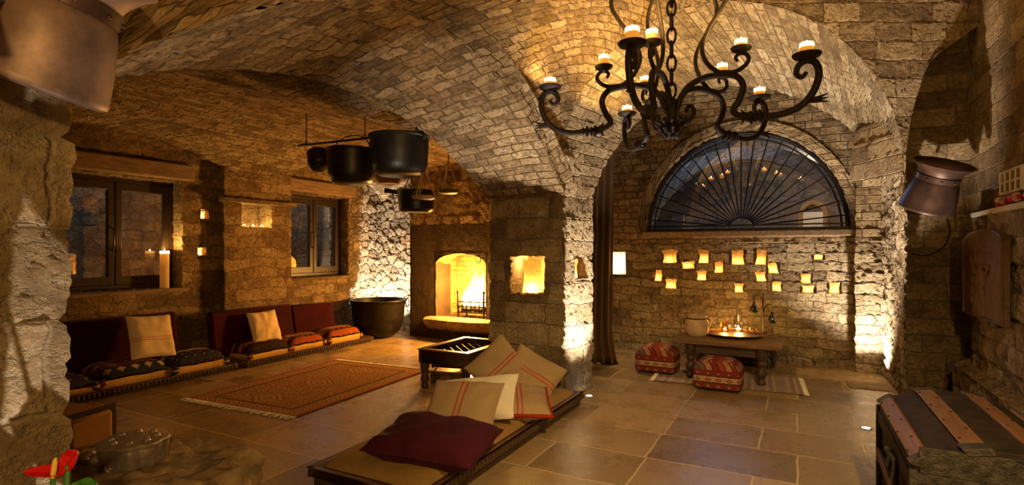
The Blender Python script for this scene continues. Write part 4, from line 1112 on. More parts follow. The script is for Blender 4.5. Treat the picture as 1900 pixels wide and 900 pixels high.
for sx in (-1, 1):
    for sy in (-1, 1):
        m = MB(); m.lathe([(0, 0), (.035, 0), (.045, .02), (.032, .05), (.05, .10), (.036, .15), (.042, .20), (.05, .24), (.05, .29), (0, .29)], 18, Matrix.Translation((sx * (wx / 2 - .05), sy * (wy / 2 - .05), 0))); m.build('leg', M_wood_d, t)
    m = MB(); m.tube(smooth_path([(sx * (wx / 2 - .08), -wy / 2 + .1, .28), (sx * (wx / 2 - .10), -wy / 2 + .22, .22), (sx * (wx / 2 - .09), -wy / 2 + .10, .12)], 6), .007, 6); m.build('brace', M_black, t)
c = G(836, 712); t = thing('low_stool', 'small dark wooden stool in front of the lattice table', 'stool', (c.x, c.y, 0), R(10))
m = MB(); m.box((0, 0, .135), (.50, .20, .035)); m.build('seat', M_wood_t, t, bevel=.01)
for s in (-1, 1):
    m = MB(); m.box((s * .19, 0, .06), (.03, .17, .12)); m.build('leg', M_wood_d, t, bevel=.004)
c = G(832, 690); m = MB(); Mx = Matrix.Translation((c.x - .02, c.y + .0, .11)) @ Matrix.Rotation(R(90), 4, 'Y')
m.lathe([(0, -.17), (.10, -.17), (.11, -.15), (.108, .15), (.10, .17), (.08, .17), (.075, .14), (0, .13)], 24, Mx)
tag(m.build('small_drum', M_copper_d), 'small dark metal drum lying under the lattice table', 'drum')

# ------------------------------------------------------------------ daybed under the arch with its pillows
DX0, DX1, DY0, DY1 = -2.74, -1.84, 2.42, 4.97
db = platform('daybed', 'low carved wooden daybed with olive sacking mattress under the arch', DX0, DX1, DY0, DY1, .13, M_wood_d, M_wood_t)
db['category'] = 'daybed'
m = MB(); ww, hh = DX1 - DX0 - .10, DY1 - DY0 - .08
def mt(a, b):
    u, v = 2 * a - 1, 2 * b - 1; k = max(0, (1 - u ** 10) * (1 - v ** 10)) ** .5
    return (hh and ww / 2 * u, hh / 2 * v, .105 + .085 * k + .012 * k * mnoise.noise(Vector((u * 3, v * 6, 2))))
m.grid(mt, 30, 60, lambda a, b: ((b * 2.0) % 1.0 if False else b * 2.2 if b < .45 else .99, a)); m.build('mattress', M_mattress, db)
MZ = .19
pillow('velvet_pillow', 'plum velvet pillow lying flat at the near end of the daybed', (-2.09, 2.87, .27), (.98, .14, -.02), (-.14, .98, .12), .76, .52, .22, M_purple, 3, lump=.035, pinch=.04, piping=M_purple)
pillow('grain_sack_pillow', 'beige sack pillow with red stripes propped behind the plum one', (-2.18, 3.33, .325), (.96, .20, .02), (-.22, .72, .66), .56, .52, .18, M_sack, 4, 'striped sack pillows on the daybed', pinch=.06)
pillow('white_pillow', 'white cotton pillow half hidden behind the propped striped one', (-2.27, 3.64, .325), (.92, .12, .16), (-.22, .62, .72), .74, .38, .16, M_white, 5, pinch=.05)
pillow('grain_sack_pillow', 'striped sack pillow leaning against the pier, rightmost of the daybed', (-2.19, 4.52, .33), (.20, .72, .62), (-.90, -.22, .34), .50, .52, .16, M_sack, 6, 'striped sack pillows on the daybed', pinch=.06)
pillow('grain_sack_pillow', 'striped sack pillow stood on its corner, highest of the daybed', (-2.47, 4.42, .39), (.68, .10, -.66), (.56, .42, .66), .48, .48, .15, M_sack, 7, 'striped sack pillows on the daybed', pinch=.06)
pillow('grain_sack_pillow', 'striped sack pillow with red underside lying flat before the pier pillow', (-2.01, 3.92, .27), (.86, .50, -.02), (-.50, .80, .18), .50, .50, .17, M_sack, 8, 'striped sack pillows on the daybed', pinch=.05, piping=M_red_c)

# ------------------------------------------------------------------ near left: boulder table, pewter dish, tan bolster, anthurium
c = W(255, 905, 2.55)
rk_ = MB(); random.seed(5)
def boulder(a, b):
    an = 2 * math.pi * a; d = Vector((math.cos(an), math.sin(an), 0))
    rr = .47 * (1 + .16 * mnoise.noise(d * 1.3 + Vector((3, 1, 0))) + .06 * mnoise.noise(d * 4))
    lv = [(0.0, .80), (.25, .92), (.5, .97), (.72, 1.0), (.84, .97), (.90, .90), (.93, .75), (.95, .45), (.955, 0)]
    k = b * (len(lv) - 1); i = min(int(k), len(lv) - 2); f = k - i
    z = lv[i][0] + (lv[i + 1][0] - lv[i][0]) * f; r_ = lv[i][1] + (lv[i + 1][1] - lv[i][1]) * f
    q = d * rr * r_; z = z * .535
    nz = .05 * mnoise.noise(Vector((q.x * 5, q.y * 5, z * 5))) + .03 * mnoise.noise(Vector((q.x * 16, q.y * 16, z * 16)))
    q = q * (1 + nz * 2); return (q.x * 1.15, q.y * .85, max(0, z + (nz * .8 if b > .05 else 0)))
rk_.grid(boulder, 60, 40)
bo = rk_.build('boulder_table', M_rock, smooth=False); bo.location = (c.x, c.y, 0); bo.rotation_euler = (0, 0, TH); bo.scale = (1, 1, 1.0)
tag(bo, 'rough flat-topped boulder serving as a table by the near pier', 'boulder')
BT = .525
d = G(248, 856, BT)
t = thing('pewter_dish', 'scalloped pewter box with studded lid standing on the boulder', 'dish', (d.x, d.y, BT), TH)
def scal(a, z): return 1 + .10 * abs(math.sin(4 * a))
m = MB(); m.lathe([(0, 0), (.12, 0), (.125, .01), (.128, .085), (.12, .09)], 96, wob=scal); m.build('body', M_pewter, t)
m = MB(); m.lathe([(.132, .088), (.134, .098), (.128, .106), (.06, .112), (0, .112)], 96, wob=scal); m.build('lid', M_pewter, t)
for k in range(8):
    a = 2 * math.pi * (k + .5) / 8; m = MB(); m.blob((.09 * math.cos(a), .09 * math.sin(a), .112), (.016, .016, .010), 10, 6); m.build('stud', M_pewter, t)
m = MB(); m.tube([(.03 * math.cos(q), -.137, .03 + .03 * math.sin(q)) for q in [math.pi * (1 + i / 12) for i in range(13)]], .004, 6); m.build('ring', M_pewter, t)
d2 = G(172, 862, BT); m = MB()
for k in range(4): m.blob((-.10 + .065 * k, .015 * (k % 2), .03), (.042, .04, .03), 14, 8, .2, 3, k)
o = m.build('pewter_leaves', M_pewter); o.location = (d2.x, d2.y, BT - .005); o.rotation_euler = (0, 0, TH)
tag(o, 'chain of dull pewter leaves lying left of the scalloped box', 'ornament')
d = G(165, 838); 
bl = thing('tan_bolster', 'tan canvas floor cushion tucked behind the near pier', 'cushion', (d.x - .30, d.y - .06, .0), TH + R(-12))
m = MB(); m.box((0, 0, .15), (.62, .40, .30)); m.build('cover', M_tan, bl, bevel=.06)
m = MB(); m.box((.285, 0, .15), (.028, .412, .312)); m.build('piping', M_clothd, bl, bevel=.008)
fp_ = W(100, 900, 1.30)
an_ = thing('anthurium_plant', 'red anthurium with yellow spadix in a grey planter beside the near pier', 'plant', (fp_.x, fp_.y, 0))
m = MB(); m.lathe([(0, 0), (.10, 0), (.11, .02), (.14, .70), (.15, .74), (.13, .74), (.12, .68), (0, .66)], 28); m.build('planter', M_pot, an_)
def loc_of(px, py, d): v = W(px, py, d); return v - Vector((fp_.x, fp_.y, 0))
def spathe(c, ax, up, L, Wd, seed):
    ax = Vector(ax).normalized(); n_ = Vector(up).normalized(); sd = ax.cross(n_).normalized(); m = MB()
    def fn(a, b):
        u = a; v = 2 * b - 1; wd = Wd * (math.sin(math.pi * min(1, u * .92 + .08)) ** .6) * (1 - u * .15)
        return Vector(c) + ax * (L * (u - .25)) + sd * (v * wd / 2) + n_ * (.18 * Wd * v * v - .12 * L * u * u + .01 * mnoise.noise(Vector((u * 3, v * 2, seed))))
    m.grid(fn, 14, 10); return m
c = loc_of(98, 878, 1.30)
m = MB(); m.tube(smooth_path([(0, 0, .66), (c.x * .4, c.y * .4, .80), (c.x, c.y, c.z)], 6), .006, 8); st_ = m.build('stem', M_green, an_)
o = spathe(c, rgt * -1 + Vector((0, 0, .1)) , Vector((0, 0, 1)) - fwd * .35, .095, .045, 1).build('spathe', M_red_p, an_); s_ = o.modifiers.new('thick', 'SOLIDIFY'); s_.thickness = .002
e0 = loc_of(98, 886, 1.29); e1 = loc_of(103, 850, 1.28)
m = MB(); m.tube([e0, e0.lerp(e1, .3), e0.lerp(e1, .8), e1], [.005, .0062, .006, .003], 10); m.build('spadix', M_yell, an_)
c2_ = loc_of(126, 862, 1.31)
m = MB(); m.tube(smooth_path([(0.02, 0, .66), (c2_.x * .5 + .02, c2_.y * .5, .82), (c2_.x, c2_.y, c2_.z)], 6), .006, 8); m.build('stem', M_green, an_)
o = spathe(c2_, rgt * .5 + Vector((0, 0, .8)), -fwd + Vector((0, 0, .4)), .055, .050, 2).build('spathe', M_red_p, an_); s_ = o.modifiers.new('thick', 'SOLIDIFY'); s_.thickness = .002
for k, (px, py, dd) in enumerate(((141, 906, 1.30), (72, 935, 1.28), (120, 945, 1.25))):
    c3_ = loc_of(px, py, dd); o = spathe(c3_, rgt * (1 if k != 1 else -1) + Vector((0, 0, .2)), Vector((0, 0, 1)) - fwd * .5, .065, .045, k + 4).build('leaf', M_green, an_); s_ = o.modifiers.new('thick', 'SOLIDIFY'); s_.thickness = .002
    m = MB(); m.tube(smooth_path([(0, .01, .66), (c3_.x * .5, c3_.y * .5, .78), (c3_.x, c3_.y, c3_.z)], 5), .004, 6); m.build('leaf_stalk', M_green, an_)

rn = random.Random(12)      # extra drooping leaves below the frame, added to throw shadow patches on the near pier
for k in range(8):
    a = 1.2 + 4.2 * k / 8; d = Vector((math.cos(a), math.sin(a), 0)); z = .52 + .30 * rn.random(); rr = .17 + .10 * rn.random()
    c3_ = d * rr + Vector((0, 0, z)); o = spathe(c3_, d + Vector((0, 0, -.3)), Vector((0, 0, 1)) + d * .4, .17, .10, k + 40).build('leaf', M_green, an_); s_ = o.modifiers.new('thick', 'SOLIDIFY'); s_.thickness = .002
    m = MB(); m.tube(smooth_path([d * .06 + Vector((0, 0, .66)), d * .12 + Vector((0, 0, max(.76, z + .05))), c3_], 5), .004, 6); m.build('leaf_stalk', M_green, an_)
# ------------------------------------------------------------------ alcove: curtain, lamp, wall lanterns
q = W(1116, 675, 7.1)
cu = thing('curtain', 'brown drape hanging from ceiling to floor at the left of the alcove', 'curtain', (q.x - .05, q.y, 0), TH)
m = MB()
def cur(a, b):
    x = .46 * (a - .5) * (1 - .25 * (1 - abs(b - .5) * 2) * 0); z = .02 + 3.1 * b
    fl = 1 + .35 * max(0, .12 - b) / .12
    return (x * fl - .05 * (1 - b), .045 * math.sin(a * 34 + .6 * math.sin(b * 5)) * (1 - .3 * b), z)
m.grid(cur, 60, 30); o = m.build('cloth', M_curtain, cu); sm = o.modifiers.new('thick', 'SOLIDIFY'); sm.thickness = .006
m = MB(); m.tube([(-.35, 0, 3.13), (.35, 0, 3.13)], .014, 8); m.build('rail', M_black, cu)

q = W(1131, 668, 7.2); lp = W(1143, 508, 7.25)
fl = thing('floor_lamp', 'floor lamp with a glowing square parchment shade beside the curtain', 'lamp', (q.x, q.y, 0), TH * .4)
bx = Vector((lp.x - q.x, lp.y - q.y, 0)); bx.rotate(Euler((0, 0, -TH * .4)))
zs_ = lp.z
m = MB(); m.lathe([(0, 0), (.12, 0), (.12, .012), (.02, .025), (.012, .04)], 24); m.build('base', M_black, fl)
m = MB(); m.tube([(0, 0, .02), (0, 0, zs_ + .10), (bx.x * .5, bx.y * .5, zs_ + .16), (bx.x, bx.y, zs_ + .16)], .009, 8); m.build('pole', M_black, fl)
m = MB()
def shade(a, b):
    an = 2 * math.pi * a; c_, s_ = math.cos(an), math.sin(an); k = .122 / max(abs(c_), abs(s_)) ** .9 * (1 - .05 * b)
    return (bx.x + c_ * k, bx.y + s_ * k, zs_ + .29 * b)
m.grid(shade, 40, 6); m.build('shade', M_paper, fl)
m = MB(); m.blob((bx.x, bx.y, zs_ + .20), (.03, .03, .04), 12, 8); m.build('bulb', M_lampdisc, fl)
point('lamp_light', (bx.x, bx.y, zs_ + .13), 14, (1, .70, .38), .04, fl)

for k, (px, py, w_, h_, lb) in enumerate(lan):
    q = onY(px, py, AY + .045); d_ = (q.x * -ST + q.y * CT); s_ = d_ / FPX * 1.0
    e = [1.1, 1.1, 1.0, .5, 1.1, 1.1, 1.1, .9, 1.0, 1.0, 1.0, 1.0, 1.0, .45, 1.0, 1.0, .3][k] * .30
    t_ = bag('sack_lantern', lb, (q.x, q.y, q.z), w_ * s_, h_ * s_, .10, e, 'sack lanterns on the alcove wall', twist=[0, 0, 0, 0, 0, .1, -.1, .15, 0, 0, -.2, 0, 0, 0, 0, 0, 0][k], seed=k + 20, flare=[1.15, 1.35, 1.05, .8, .85, 1.0, .75, .8, 1, 1.1, 1.2, 1.3, 1.05, .95, 1.1, 1, 1][k])

# ------------------------------------------------------------------ alcove rug, table and what stands on it
c0, c1, c2 = G(1213, 707), G(1492, 734), G(1485, 697)
rx = (c1 - c0); rw_ = rx.length; rz_ = math.atan2(rx.y, rx.x)
rg2 = thing('small_rug', 'worn striped flatweave rug under the alcove table', 'rug', (0, 0, 0), rz_)
ctr = c0 + rx * .5 + Vector((-rx.y, rx.x, 0)).normalized() * .40; rg2.location = (ctr.x, ctr.y, 0)
m = MB(); m.grid(lambda a, b: (rw_ * (a - .5), .80 * (b - .5), .008 + .003 * mnoise.noise(Vector((a * 9, b * 4, 3)))), 30, 12); m.build('weave', M_rug2, rg2)
for s in (-1, 1):
    f = MB()
    for k in range(46): f.tube([(s * rw_ / 2, .80 * (k / 45 - .5), .009), (s * (rw_ / 2 + .05), .80 * (k / 45 - .5) + .01 * math.sin(k * 5), .005)], [.006, .003], 4)
    fo = f.build('fringe', M_white, rg2); fo['kind'] = 'stuff'

ATZ = .455
b0 = W(1246, 629, (CAMZ - ATZ) * FPX / (629 - 465)); b1 = W(1449, 645, (CAMZ - ATZ) * FPX / (645 - 465)); b2 = W(1478, 622, (CAMZ - ATZ) * FPX / (622 - 465))
ex = (b1 - b0); tw = ex.length; ex.normalize(); ey = Vector((-ex.y, ex.x, 0)); td = max(.62, min(.8, (b2 - b1).dot(ey)))
tc = b0 + ex * tw / 2 + ey * td / 2; rzt = math.atan2(ex.y, ex.x)
tb = thing('low_table', 'long low dark wood table with turned legs against the alcove wall', 'table', (tc.x, tc.y, 0), rzt)
m = MB(); m.box((0, 0, ATZ - .022), (tw, td, .044)); m.build('tabletop', M_wood_t, tb, bevel=.008)
m = MB()
for s in (-1, 1): m.box((0, s * (td / 2 - .11), ATZ - .10), (tw - .46, .03, .11)); m.box((s * (tw / 2 - .22), 0, ATZ - .10), (.03, td - .24, .11))
m.build('apron', M_wood_d, tb, bevel=.004)
for sx in (-1, 1):
    for sy in (-1, 1):
        m = MB(); Mx = Matrix.Translation((sx * (tw / 2 - .20), sy * (td / 2 - .10), 0))
        m.lathe([(0, .012), (.038, .012), (.048, .02), (.048, .05), (.034, .07), (.055, .12), (.058, .16), (.035, .20), (.05, .225), (.05, .25), (.036, .27), (.06, .30), (.06, .411), (0, .411)], 20, Mx); m.build('leg', M_wood_d, tb)
def on_table(px, py, z=ATZ): return W(px, py, (CAMZ - z) * FPX / (py - 465))
c = on_table(1361, 622)
t = thing('tray', 'wide round metal tray on the low alcove table', 'tray', (c.x, c.y, ATZ))
m = MB(); m.lathe([(0, 0), (.30, 0), (.32, .010), (.335, .026), (.34, .028), (.332, .031), (.315, .018), (.29, .009), (0, .008)], 48); m.build('dish', M_copper_d, t)
m = MB(); m.tube([(0.337 * math.cos(a), 0.337 * math.sin(a), .028) for a in [2 * math.pi * i / 40 for i in range(40)]], .006, 6, closed=True); m.build('rolled_edge', M_copper, t)
TRZ = ATZ + .010
c = on_table(1293, 622); t = thing('clay_jar', 'squat rough clay jar with strap collar on the table left end', 'jar', (c.x, c.y, ATZ))
m = MB(); m.lathe([(0, 0), (.105, 0), (.125, .02), (.143, .09), (.138, .16), (.118, .205), (.115, .215), (.125, .25), (.118, .255), (.105, .215), (.12, .12), (0, .02)], 30, wob=lambda a, z: 1 + .02 * math.sin(5 * a + z * 30)); m.build('body', M_clay, t)
m = MB(); m.tube([(.119 * math.cos(a), .119 * math.sin(a), .212) for a in [2 * math.pi * i / 26 for i in range(26)]], .009, 6, closed=True); m.build('cord', M_wood_d, t)
for s in (-1, 1):
    m = MB(); m.tube([(s * .115, 0, .21), (s * .16, 0, .19), (s * .145, 0, .12)], .008, 6); m.build('handle', M_wood_d, t)
c = on_table(1345, 617); t = thing('candle_jar', 'rounded glass candle jar with a burning tea light on the tray', 'candle holder', (c.x, c.y, TRZ))
m = MB(); m.lathe([(.0, .002), (.045, .002), (.052, .02), (.058, .08), (.053, .125), (.046, .14), (.043, .14), (.05, .12), (.055, .08), (.049, .022), (0, .008)], 26); m.build('glass', M_aglass, t)
candle('tea_light', 'tea light burning inside the rounded glass jar', (c.x, c.y, TRZ + .009), .020, .022, 'tea lights on the tray', 8)
c = on_table(1370, 616); t = thing('hurricane_glass', 'tall clear hurricane glass chimney lit on the tray', 'candle holder', (c.x, c.y, TRZ - .002))
m = MB(); m.lathe([(0, 0), (.035, .0), (.040, .015), (.062, .06), (.066, .10), (.052, .15), (.034, .20), (.030, .25), (.036, .285), (.034, .285), (.028, .25), (.032, .20), (.05, .15), (.063, .10), (.059, .06), (.037, .015), (.033, .002), (0, .002)], 28); m.build('glass', M_glass, t)
candle('tea_light', 'small candle burning inside the hurricane glass', (c.x, c.y, TRZ + .002), .026, .034, 'tea lights on the tray', 12)
for k, (px, py, lb, mt_) in enumerate(((1388, 619, 'small amber tumbler right of the hurricane glass', M_aglass), (1400, 621, 'second small tumbler, nearest the hook stand', M_aglass))):
    c = on_table(px, py); t = thing('tumbler', lb, 'glass', (c.x, c.y, TRZ), group='small tumblers on the tray')
    m = MB(); m.lathe([(0, .002), (.022, .002), (.027, .06), (.025, .06), (.020, .008), (0, .008)], 18); m.build('glass', mt_, t)
c = on_table(1416, 618); ht = thing('hook_stand', 'thin black iron hook stand carrying two hanging bottles', 'stand', (c.x, c.y, ATZ), rzt)
m = MB(); m.lathe([(0, 0), (.05, 0), (.05, .008), (.01, .014)], 18); m.build('base', M_black, ht)
m = MB(); m.tube([(0, 0, .01), (0, 0, .50)], .0065, 6); m.build('pole', M_black, ht)
def hook(s, z):
    return smooth_path([(0, 0, z - .10), (s * .03, 0, z - .02), (s * .08, 0, z), (s * .115, 0, z - .04), (s * .10, 0, z - .07)], 5)
m = MB(); m.tube(hook(-1, .48), .005, 6); m.tube(hook(1, .36), .005, 6); m.build('hook', M_black, ht)
for s, z, mt_, lb in ((-1, .41, M_gglass, 'green glass bottle hanging left on the hook stand'), (1, .29, M_tglass, 'teal glass bottle hanging lower right on the hook stand')):
    o3 = Vector((s * .105, 0, z)); o3.rotate(Euler((0, 0, rzt)))
    t = thing('hanging_bottle', lb, 'bottle', Vector((c.x, c.y, ATZ)) + o3 + Vector((0, 0, -.16)), group='glass bottles on the hook stand')
    m = MB(); m.lathe([(0, 0), (.035, .002), (.05, .02), (.05, .06), (.032, .095), (.018, .11), (.018, .135), (.022, .14), (.015, .14), (.014, .11), (.028, .092), (.045, .06), (.045, .02), (0, .008)], 22); m.build('glass', mt_, t)
    m = MB(); m.tube([(.02 * math.cos(a), 0, .135 + .03 * math.sin(a)) for a in [math.pi * i / 10 for i in range(11)]], .003, 5); m.build('wire', M_black, t)
c = G(1405, 672); t = thing('dark_pouf', 'dark upholstered seat pushed under the far side of the alcove table', 'pouf', (c.x - .1, c.y - .17, 0), rzt)
m = MB(); m.box((0, 0, .14), (.66, .34, .28)); m.build('cover', M_clothd, t, bevel=.04)

def pouf(label, c, rz):
    t = thing('kilim_pouf', label, 'pouf', (c.x, c.y, 0), rz, 'red kilim poufs at the alcove table')
    w_, d_, h_ = .47, .40, .20
    m = MB()
    def sd(a, b):
        an = a * 4; s = int(min(3, an)); q = (an - s) * 2 - 1
        u, v = [(q, -1), (1, q), (-q, 1), (-1, -q)][s]
        rr = 1 + .03 * math.sin(math.pi * b); r4 = (abs(u) ** 10 + abs(v) ** 10) ** (-.1)
        return (w_ / 2 * u * rr * r4, d_ / 2 * v * rr * r4, .03 + h_ * b)
    m.grid(sd, 56, 6, lambda a, b: (a * 3, b)); m.build('side', M_poufs, t)
    m = MB()
    def tp(a, b):
        u, v = 2 * a - 1, 2 * b - 1; r4 = max(1, (abs(u) ** 10 + abs(v) ** 10) ** .1)
        k = max(0, (1 - abs(u) ** 3.2) * (1 - abs(v) ** 3.2)) ** .6
        return (w_ / 2 * u / r4 * 1.01, d_ / 2 * v / r4 * 1.01, .03 + h_ + .115 * k)
    m.grid(tp, 22, 22, lambda a, b: (b, a)); m.build('padded_top', M_pouf, t)
    for sx in (-1, 1):
        for sy in (-1, 1):
            f = MB(); f.lathe([(0, 0), (.022, 0), (.026, .035), (0, .035)], 12, Matrix.Translation((sx * .18, sy * .15, 0))); f.build('foot', M_wood_d, t)
    return t
a1 = G(1229, 696); a2 = G(1347, 729)
pouf('red kilim pouf on the bare floor at the left end of the table', a1 + fwd * .20, rzt)
pouf('red kilim pouf in front of the table, nearest the camera', a2 + fwd * .20, rzt)

# ------------------------------------------------------------------ trunk
kx0, kx1, ky0, ky1, kz = .43, 1.07, 2.80, 3.88, .59
t = thing('trunk', 'old domed leather travelling trunk with wooden slats in the right corner', 'trunk', ((kx0 + kx1) / 2, (ky0 + ky1) / 2, 0))
w_, l_ = kx1 - kx0, ky1 - ky0
m = MB(); m.box((0, 0, .02 + (kz - .06) / 2), (w_ - .02, l_ - .02, kz - .08)); m.build('body', M_leather, t, bevel=.008)
ang0 = R(28); Rk = (w_ / 2) / math.sin(R(62)); cz = kz - Rk * math.cos(R(62))
def dome(al, r=0): return ((Rk + r) * math.sin(al), cz + (Rk + r) * math.cos(al))
m = MB(); n = 28; AL = [R(-62) + R(124) * i / n for i in range(n + 1)]
DR = .58
def dz(z): return kz + (z - kz) * DR
vs = []
for y in (-l_ / 2, l_ / 2):
    for al in AL: x, z = dome(al); vs.append((x, y, dz(z)))
    vs.append((w_ / 2, y, kz - .07)); vs.append((-w_ / 2, y, kz - .07))
k_ = len(AL) + 2; fs = [(i, (i + 1) % k_, (i + 1) % k_ + k_, i + k_) for i in range(k_)] + [tuple(range(k_))[::-1], tuple(range(k_, 2 * k_))]
m.add(vs, fs); lid = m.build('lid', M_leather, t, bevel=.006)
for al0 in (-52, -17, 18, 53):
    s = MB(); vs = []; L2 = l_ / 2 + .004
    n2 = 6
    for y in (-L2 + .06, L2 - .03):
        for q in range(n2 + 1): x, z = dome(R(al0 - 6.5 + 13 * q / n2), .018); vs.append((x, y, dz(z)))
        for q in range(n2 + 1): x, z = dome(R(al0 + 6.5 - 13 * q / n2), -.004); vs.append((x, y, dz(z)))
    kk = 2 * (n2 + 1); s.add(vs, [(i, (i + 1) % kk, (i + 1) % kk + kk, i + kk) for i in range(kk)] + [tuple(range(kk))[::-1], tuple(range(kk, 2 * kk))])
    so = s.build('slat', M_wood_r, lid, bevel=.003)
    for e in (-1, 1):
        c_ = MB(); vs = []
        ya, yb = (-L2 - .008, -L2 + .07) if e < 0 else (L2 - .05, L2 + .008)
        for y in (ya, yb):
            for q in range(n2 + 1): x, z = dome(R(al0 - 8 + 16 * q / n2), .024); vs.append((x, y, dz(z)))
            for q in range(n2 + 1): x, z = dome(R(al0 + 8 - 16 * q / n2), -.03); vs.append((x, y, dz(z)))
        c_.add(vs, [(i, (i + 1) % kk, (i + 1) % kk + kk, i + kk) for i in range(kk)] + [tuple(range(kk))[::-1], tuple(range(kk, 2 * kk))]); c_.build('slat_clamp', M_emboss, lid, bevel=.004)
    for e in range(7):
        x, z = dome(R(al0 + (4.2 if e % 2 else -4.2)), .02); b = MB(); b.blob((x, -l_ / 2 + .14 + (l_ - .24) * e / 6, dz(z)), (.006, .006, .004), 8, 6); b.build('nail', M_black, so)
m = MB()
for z in (kz - .045, kz - .105): m.box((0, -l_ / 2 - .002, z), (w_ + .012, .012, .05))
m.box((0, -l_ / 2 - .003, kz + .035), (w_ * .94, .012, .11)); m.build('embossed_band', M_emboss, t, bevel=.004)
for s in (-1, 1):
    m = MB(); m.box((s * (w_ / 2 + .001), 0, kz - .075), (.012, l_ + .012, .075)); m.build('side_band', M_leather, t, bevel=.004)
for s in (-1, 1):
    m = MB(); m.box((s * (w_ / 2 + .004), 0, .30), (.022, l_ + .01, .06)); m.build('side_slat', M_wood_r, t, bevel=.004)
    for e in (-1, 1):
        m = MB(); m.box((s * w_ / 2, e * (l_ / 2), .30), (.03, .03, .56)); m.build('corner_iron', M_emboss, t, bevel=.006)
m = MB(); m.box((0, -l_ / 2 - .004, .30), (w_, .02, .06)); m.build('side_slat', M_wood_r, t, bevel=.004)
hd = Vector((-w_ / 2, -.10, .46))
m = MB()
for e in (-1, 1): m.tube([hd + Vector((-.012, e * .07, .02)), hd + Vector((-.02, e * .08, -.05)), hd + Vector((-.012, e * .085, -.11))], [.014, .018, .012], 8)
m.tube([hd + Vector((-.012, -.075, .02)), hd + Vector((-.035, -.03, .05)), hd + Vector((-.035, .03, .05)), hd + Vector((-.012, .075, .02))], .012, 8); m.build('handle', M_emboss, t)
m = MB(); m.box((0, 0, .012), (w_ - .06, l_ - .06, .024)); m.build('base', M_wood_d, t)

# ------------------------------------------------------------------ plaque and things on the ledge of the right wall
WX = 1.495
pa, pb = onX(1804, 585, WX), onX(1882, 609, WX); zt_ = 1.69; zb_ = .895
pw = (pa.y - pb.y); pc = (pa.y + pb.y) / 2
t = thing('carved_plaque', 'dark carved relief plaque with arched top hung on the right wall', 'plaque', (WX - .045, pc, zb_))
H_ = zt_ - zb_; m = MB()
ol = [(-pw / 2, 0), (pw / 2, 0), (pw / 2, H_ * .86)] + [(pw / 2 * math.cos(a), H_ * .86 + H_ * .14 * math.sin(a)) for a in [math.pi * i / 14 for i in range(1, 14)]] + [(-pw / 2, H_ * .86)]
vs = [(-.02, y, z) for y, z in ol] + [(.025, y, z) for y, z in ol]; n = len(ol)
m.add(vs, [tuple(range(n))[::-1], tuple(range(n, 2 * n))] + [(i, (i + 1) % n, (i + 1) % n + n, i + n) for i in range(n)]); m.build('board', M_plaque, t, bevel=.006)
m = MB(); ol2 = [(y * .99, z) for y, z in ol]
m.tube([(-.022, y * .97, .015 + z * .97) for y, z in ol], .012, 6, closed=True); m.build('border', M_plaque, t)
m = MB()   # low relief: a standing robed figure, foliage and a sunk panel, all worn
m.blob((-.02, .02, H_ * .68), (.014, .04, .055), 14, 10); m.blob((-.02, .02, H_ * .46), (.018, .10, .17), 16, 12, .2, 3, 2); m.blob((-.02, .02, H_ * .22), (.016, .13, .18), 16, 12, .25, 4, 3)
for k in range(6): m.tube([(-.024, .02 + .02 * (k - 2.5), H_ * .5), (-.030, .02 + .035 * (k - 2.5), H_ * .25), (-.024, .02 + .045 * (k - 2.5), H_ * .06)], .008, 6)
m.tube([(-.024, -.06, H_ * .55), (-.028, -.18, H_ * .50), (-.024, -.24, H_ * .60)], .016, 6); m.tube([(-.024, .10, H_ * .55), (-.028, .20, H_ * .58), (-.024, .27, H_ * .72)], .016, 6)
for k in range(5): m.blob((-.02, .30 - .03 * k, H_ * (.2 + .12 * k)), (.012, .05, .05), 10, 8, .4, 4, k)
for k in range(4): m.box((-.022, -.24 + .055 * k, H_ * .80), (.008, .035, .008)); m.box((-.022, -.24 + .055 * k, H_ * .74), (.008, .03, .008))
m.build('relief', M_plaque, t)
m = MB(); m.blob((0, -pw * .30, -.012), (.045, .07, .022), 14, 8); m.build('foot_scroll', M_plaque, t)
lz = 1.87
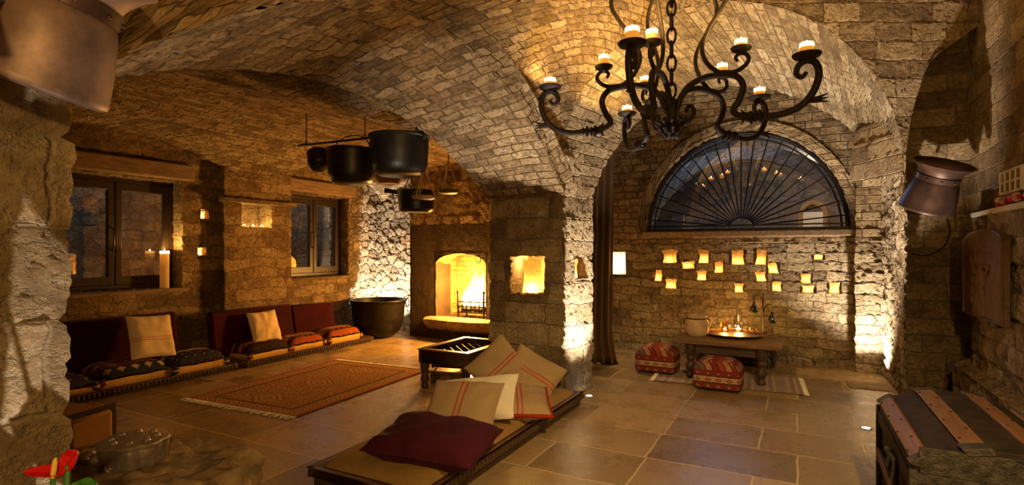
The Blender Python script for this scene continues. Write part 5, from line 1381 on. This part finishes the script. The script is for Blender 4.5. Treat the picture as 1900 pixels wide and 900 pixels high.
for k, (px, lb) in enumerate(((1868, 'dried posy of red and cream petals lying on the wall ledge, left one'), (1890, 'dried posy of cream petals at the frame edge on the wall ledge'))):
    q = onX(px, 378, 1.54); t = thing('dried_posy', lb, 'posy', (1.535, q.y, lz), group='dried posies on the ledge')
    for j in range(9):
        m = MB(); rn = random.Random(k * 10 + j); m.blob((rn.uniform(-.03, .03), rn.uniform(-.11, .11), .022 + rn.uniform(0, .05)), (.028, .034, .024), 10, 7, .5, 4, j); m.build('petal', M_red_p if (j % 4 == 0) else M_clay, t)
q = onX(1872, 352, 1.585)
gv = thing('vent_grille', 'small pale stone lattice vent above the wall ledge', 'vent', (1.575, q.y - .12, 1.99))
m = MB()
for z in (0, .09, .18): m.box((0, 0, z), (.04, .52, .02))
for k in range(5): m.box((0, -.25 + .125 * k, .09), (.04, .022, .20))
m.build('lattice', M_plaster, gv, bevel=.004); m = MB(); m.box((.02, 0, .09), (.006, .50, .18)); m.build('back', M_black, gv)

# ------------------------------------------------------------------ floor spotlights
for px, py, lb in ((1093, 735, 'round floor spotlight at the foot of the middle pier'), (1608, 690, 'round floor spotlight at the right end of the alcove wall'), (1607, 795, 'round floor spotlight just left of the trunk')):
    c = G(px, py); t = thing('floor_spotlight', lb, 'spotlight', (c.x, c.y, 0), group='round spotlights set in the floor')
    m = MB(); m.lathe([(.030, .0), (.045, .0), (.045, .004), (.036, .007), (.030, .004)], 24); m.build('bezel', M_pewter, t)
    m = MB(); m.lathe([(0, .004), (.031, .004)], 20); m.build('lens', M_lampdisc, t)
c = Vector((-6.72, 7.72, 0)); t = thing('floor_spotlight', 'floor spotlight hidden behind the cauldron', 'spotlight', c, group='round spotlights set in the floor')
m = MB(); m.lathe([(.030, .0), (.045, .0), (.045, .004), (.036, .007), (.030, .004)], 24); m.build('bezel', M_pewter, t)
m = MB(); m.lathe([(0, .004), (.031, .004)], 20); m.build('lens', M_lampdisc, t)
# worn stone grating in the floor
c = G(1612, 717); t = thing('floor_grating', 'pitted square stone drain slab set in the floor near the alcove jamb', 'drain slab', (c.x, c.y, 0), 0)
m = MB(); m.box((0, 0, .006), (.40, .34, .012)); m.build('slab', M_rock, t, bevel=.004)
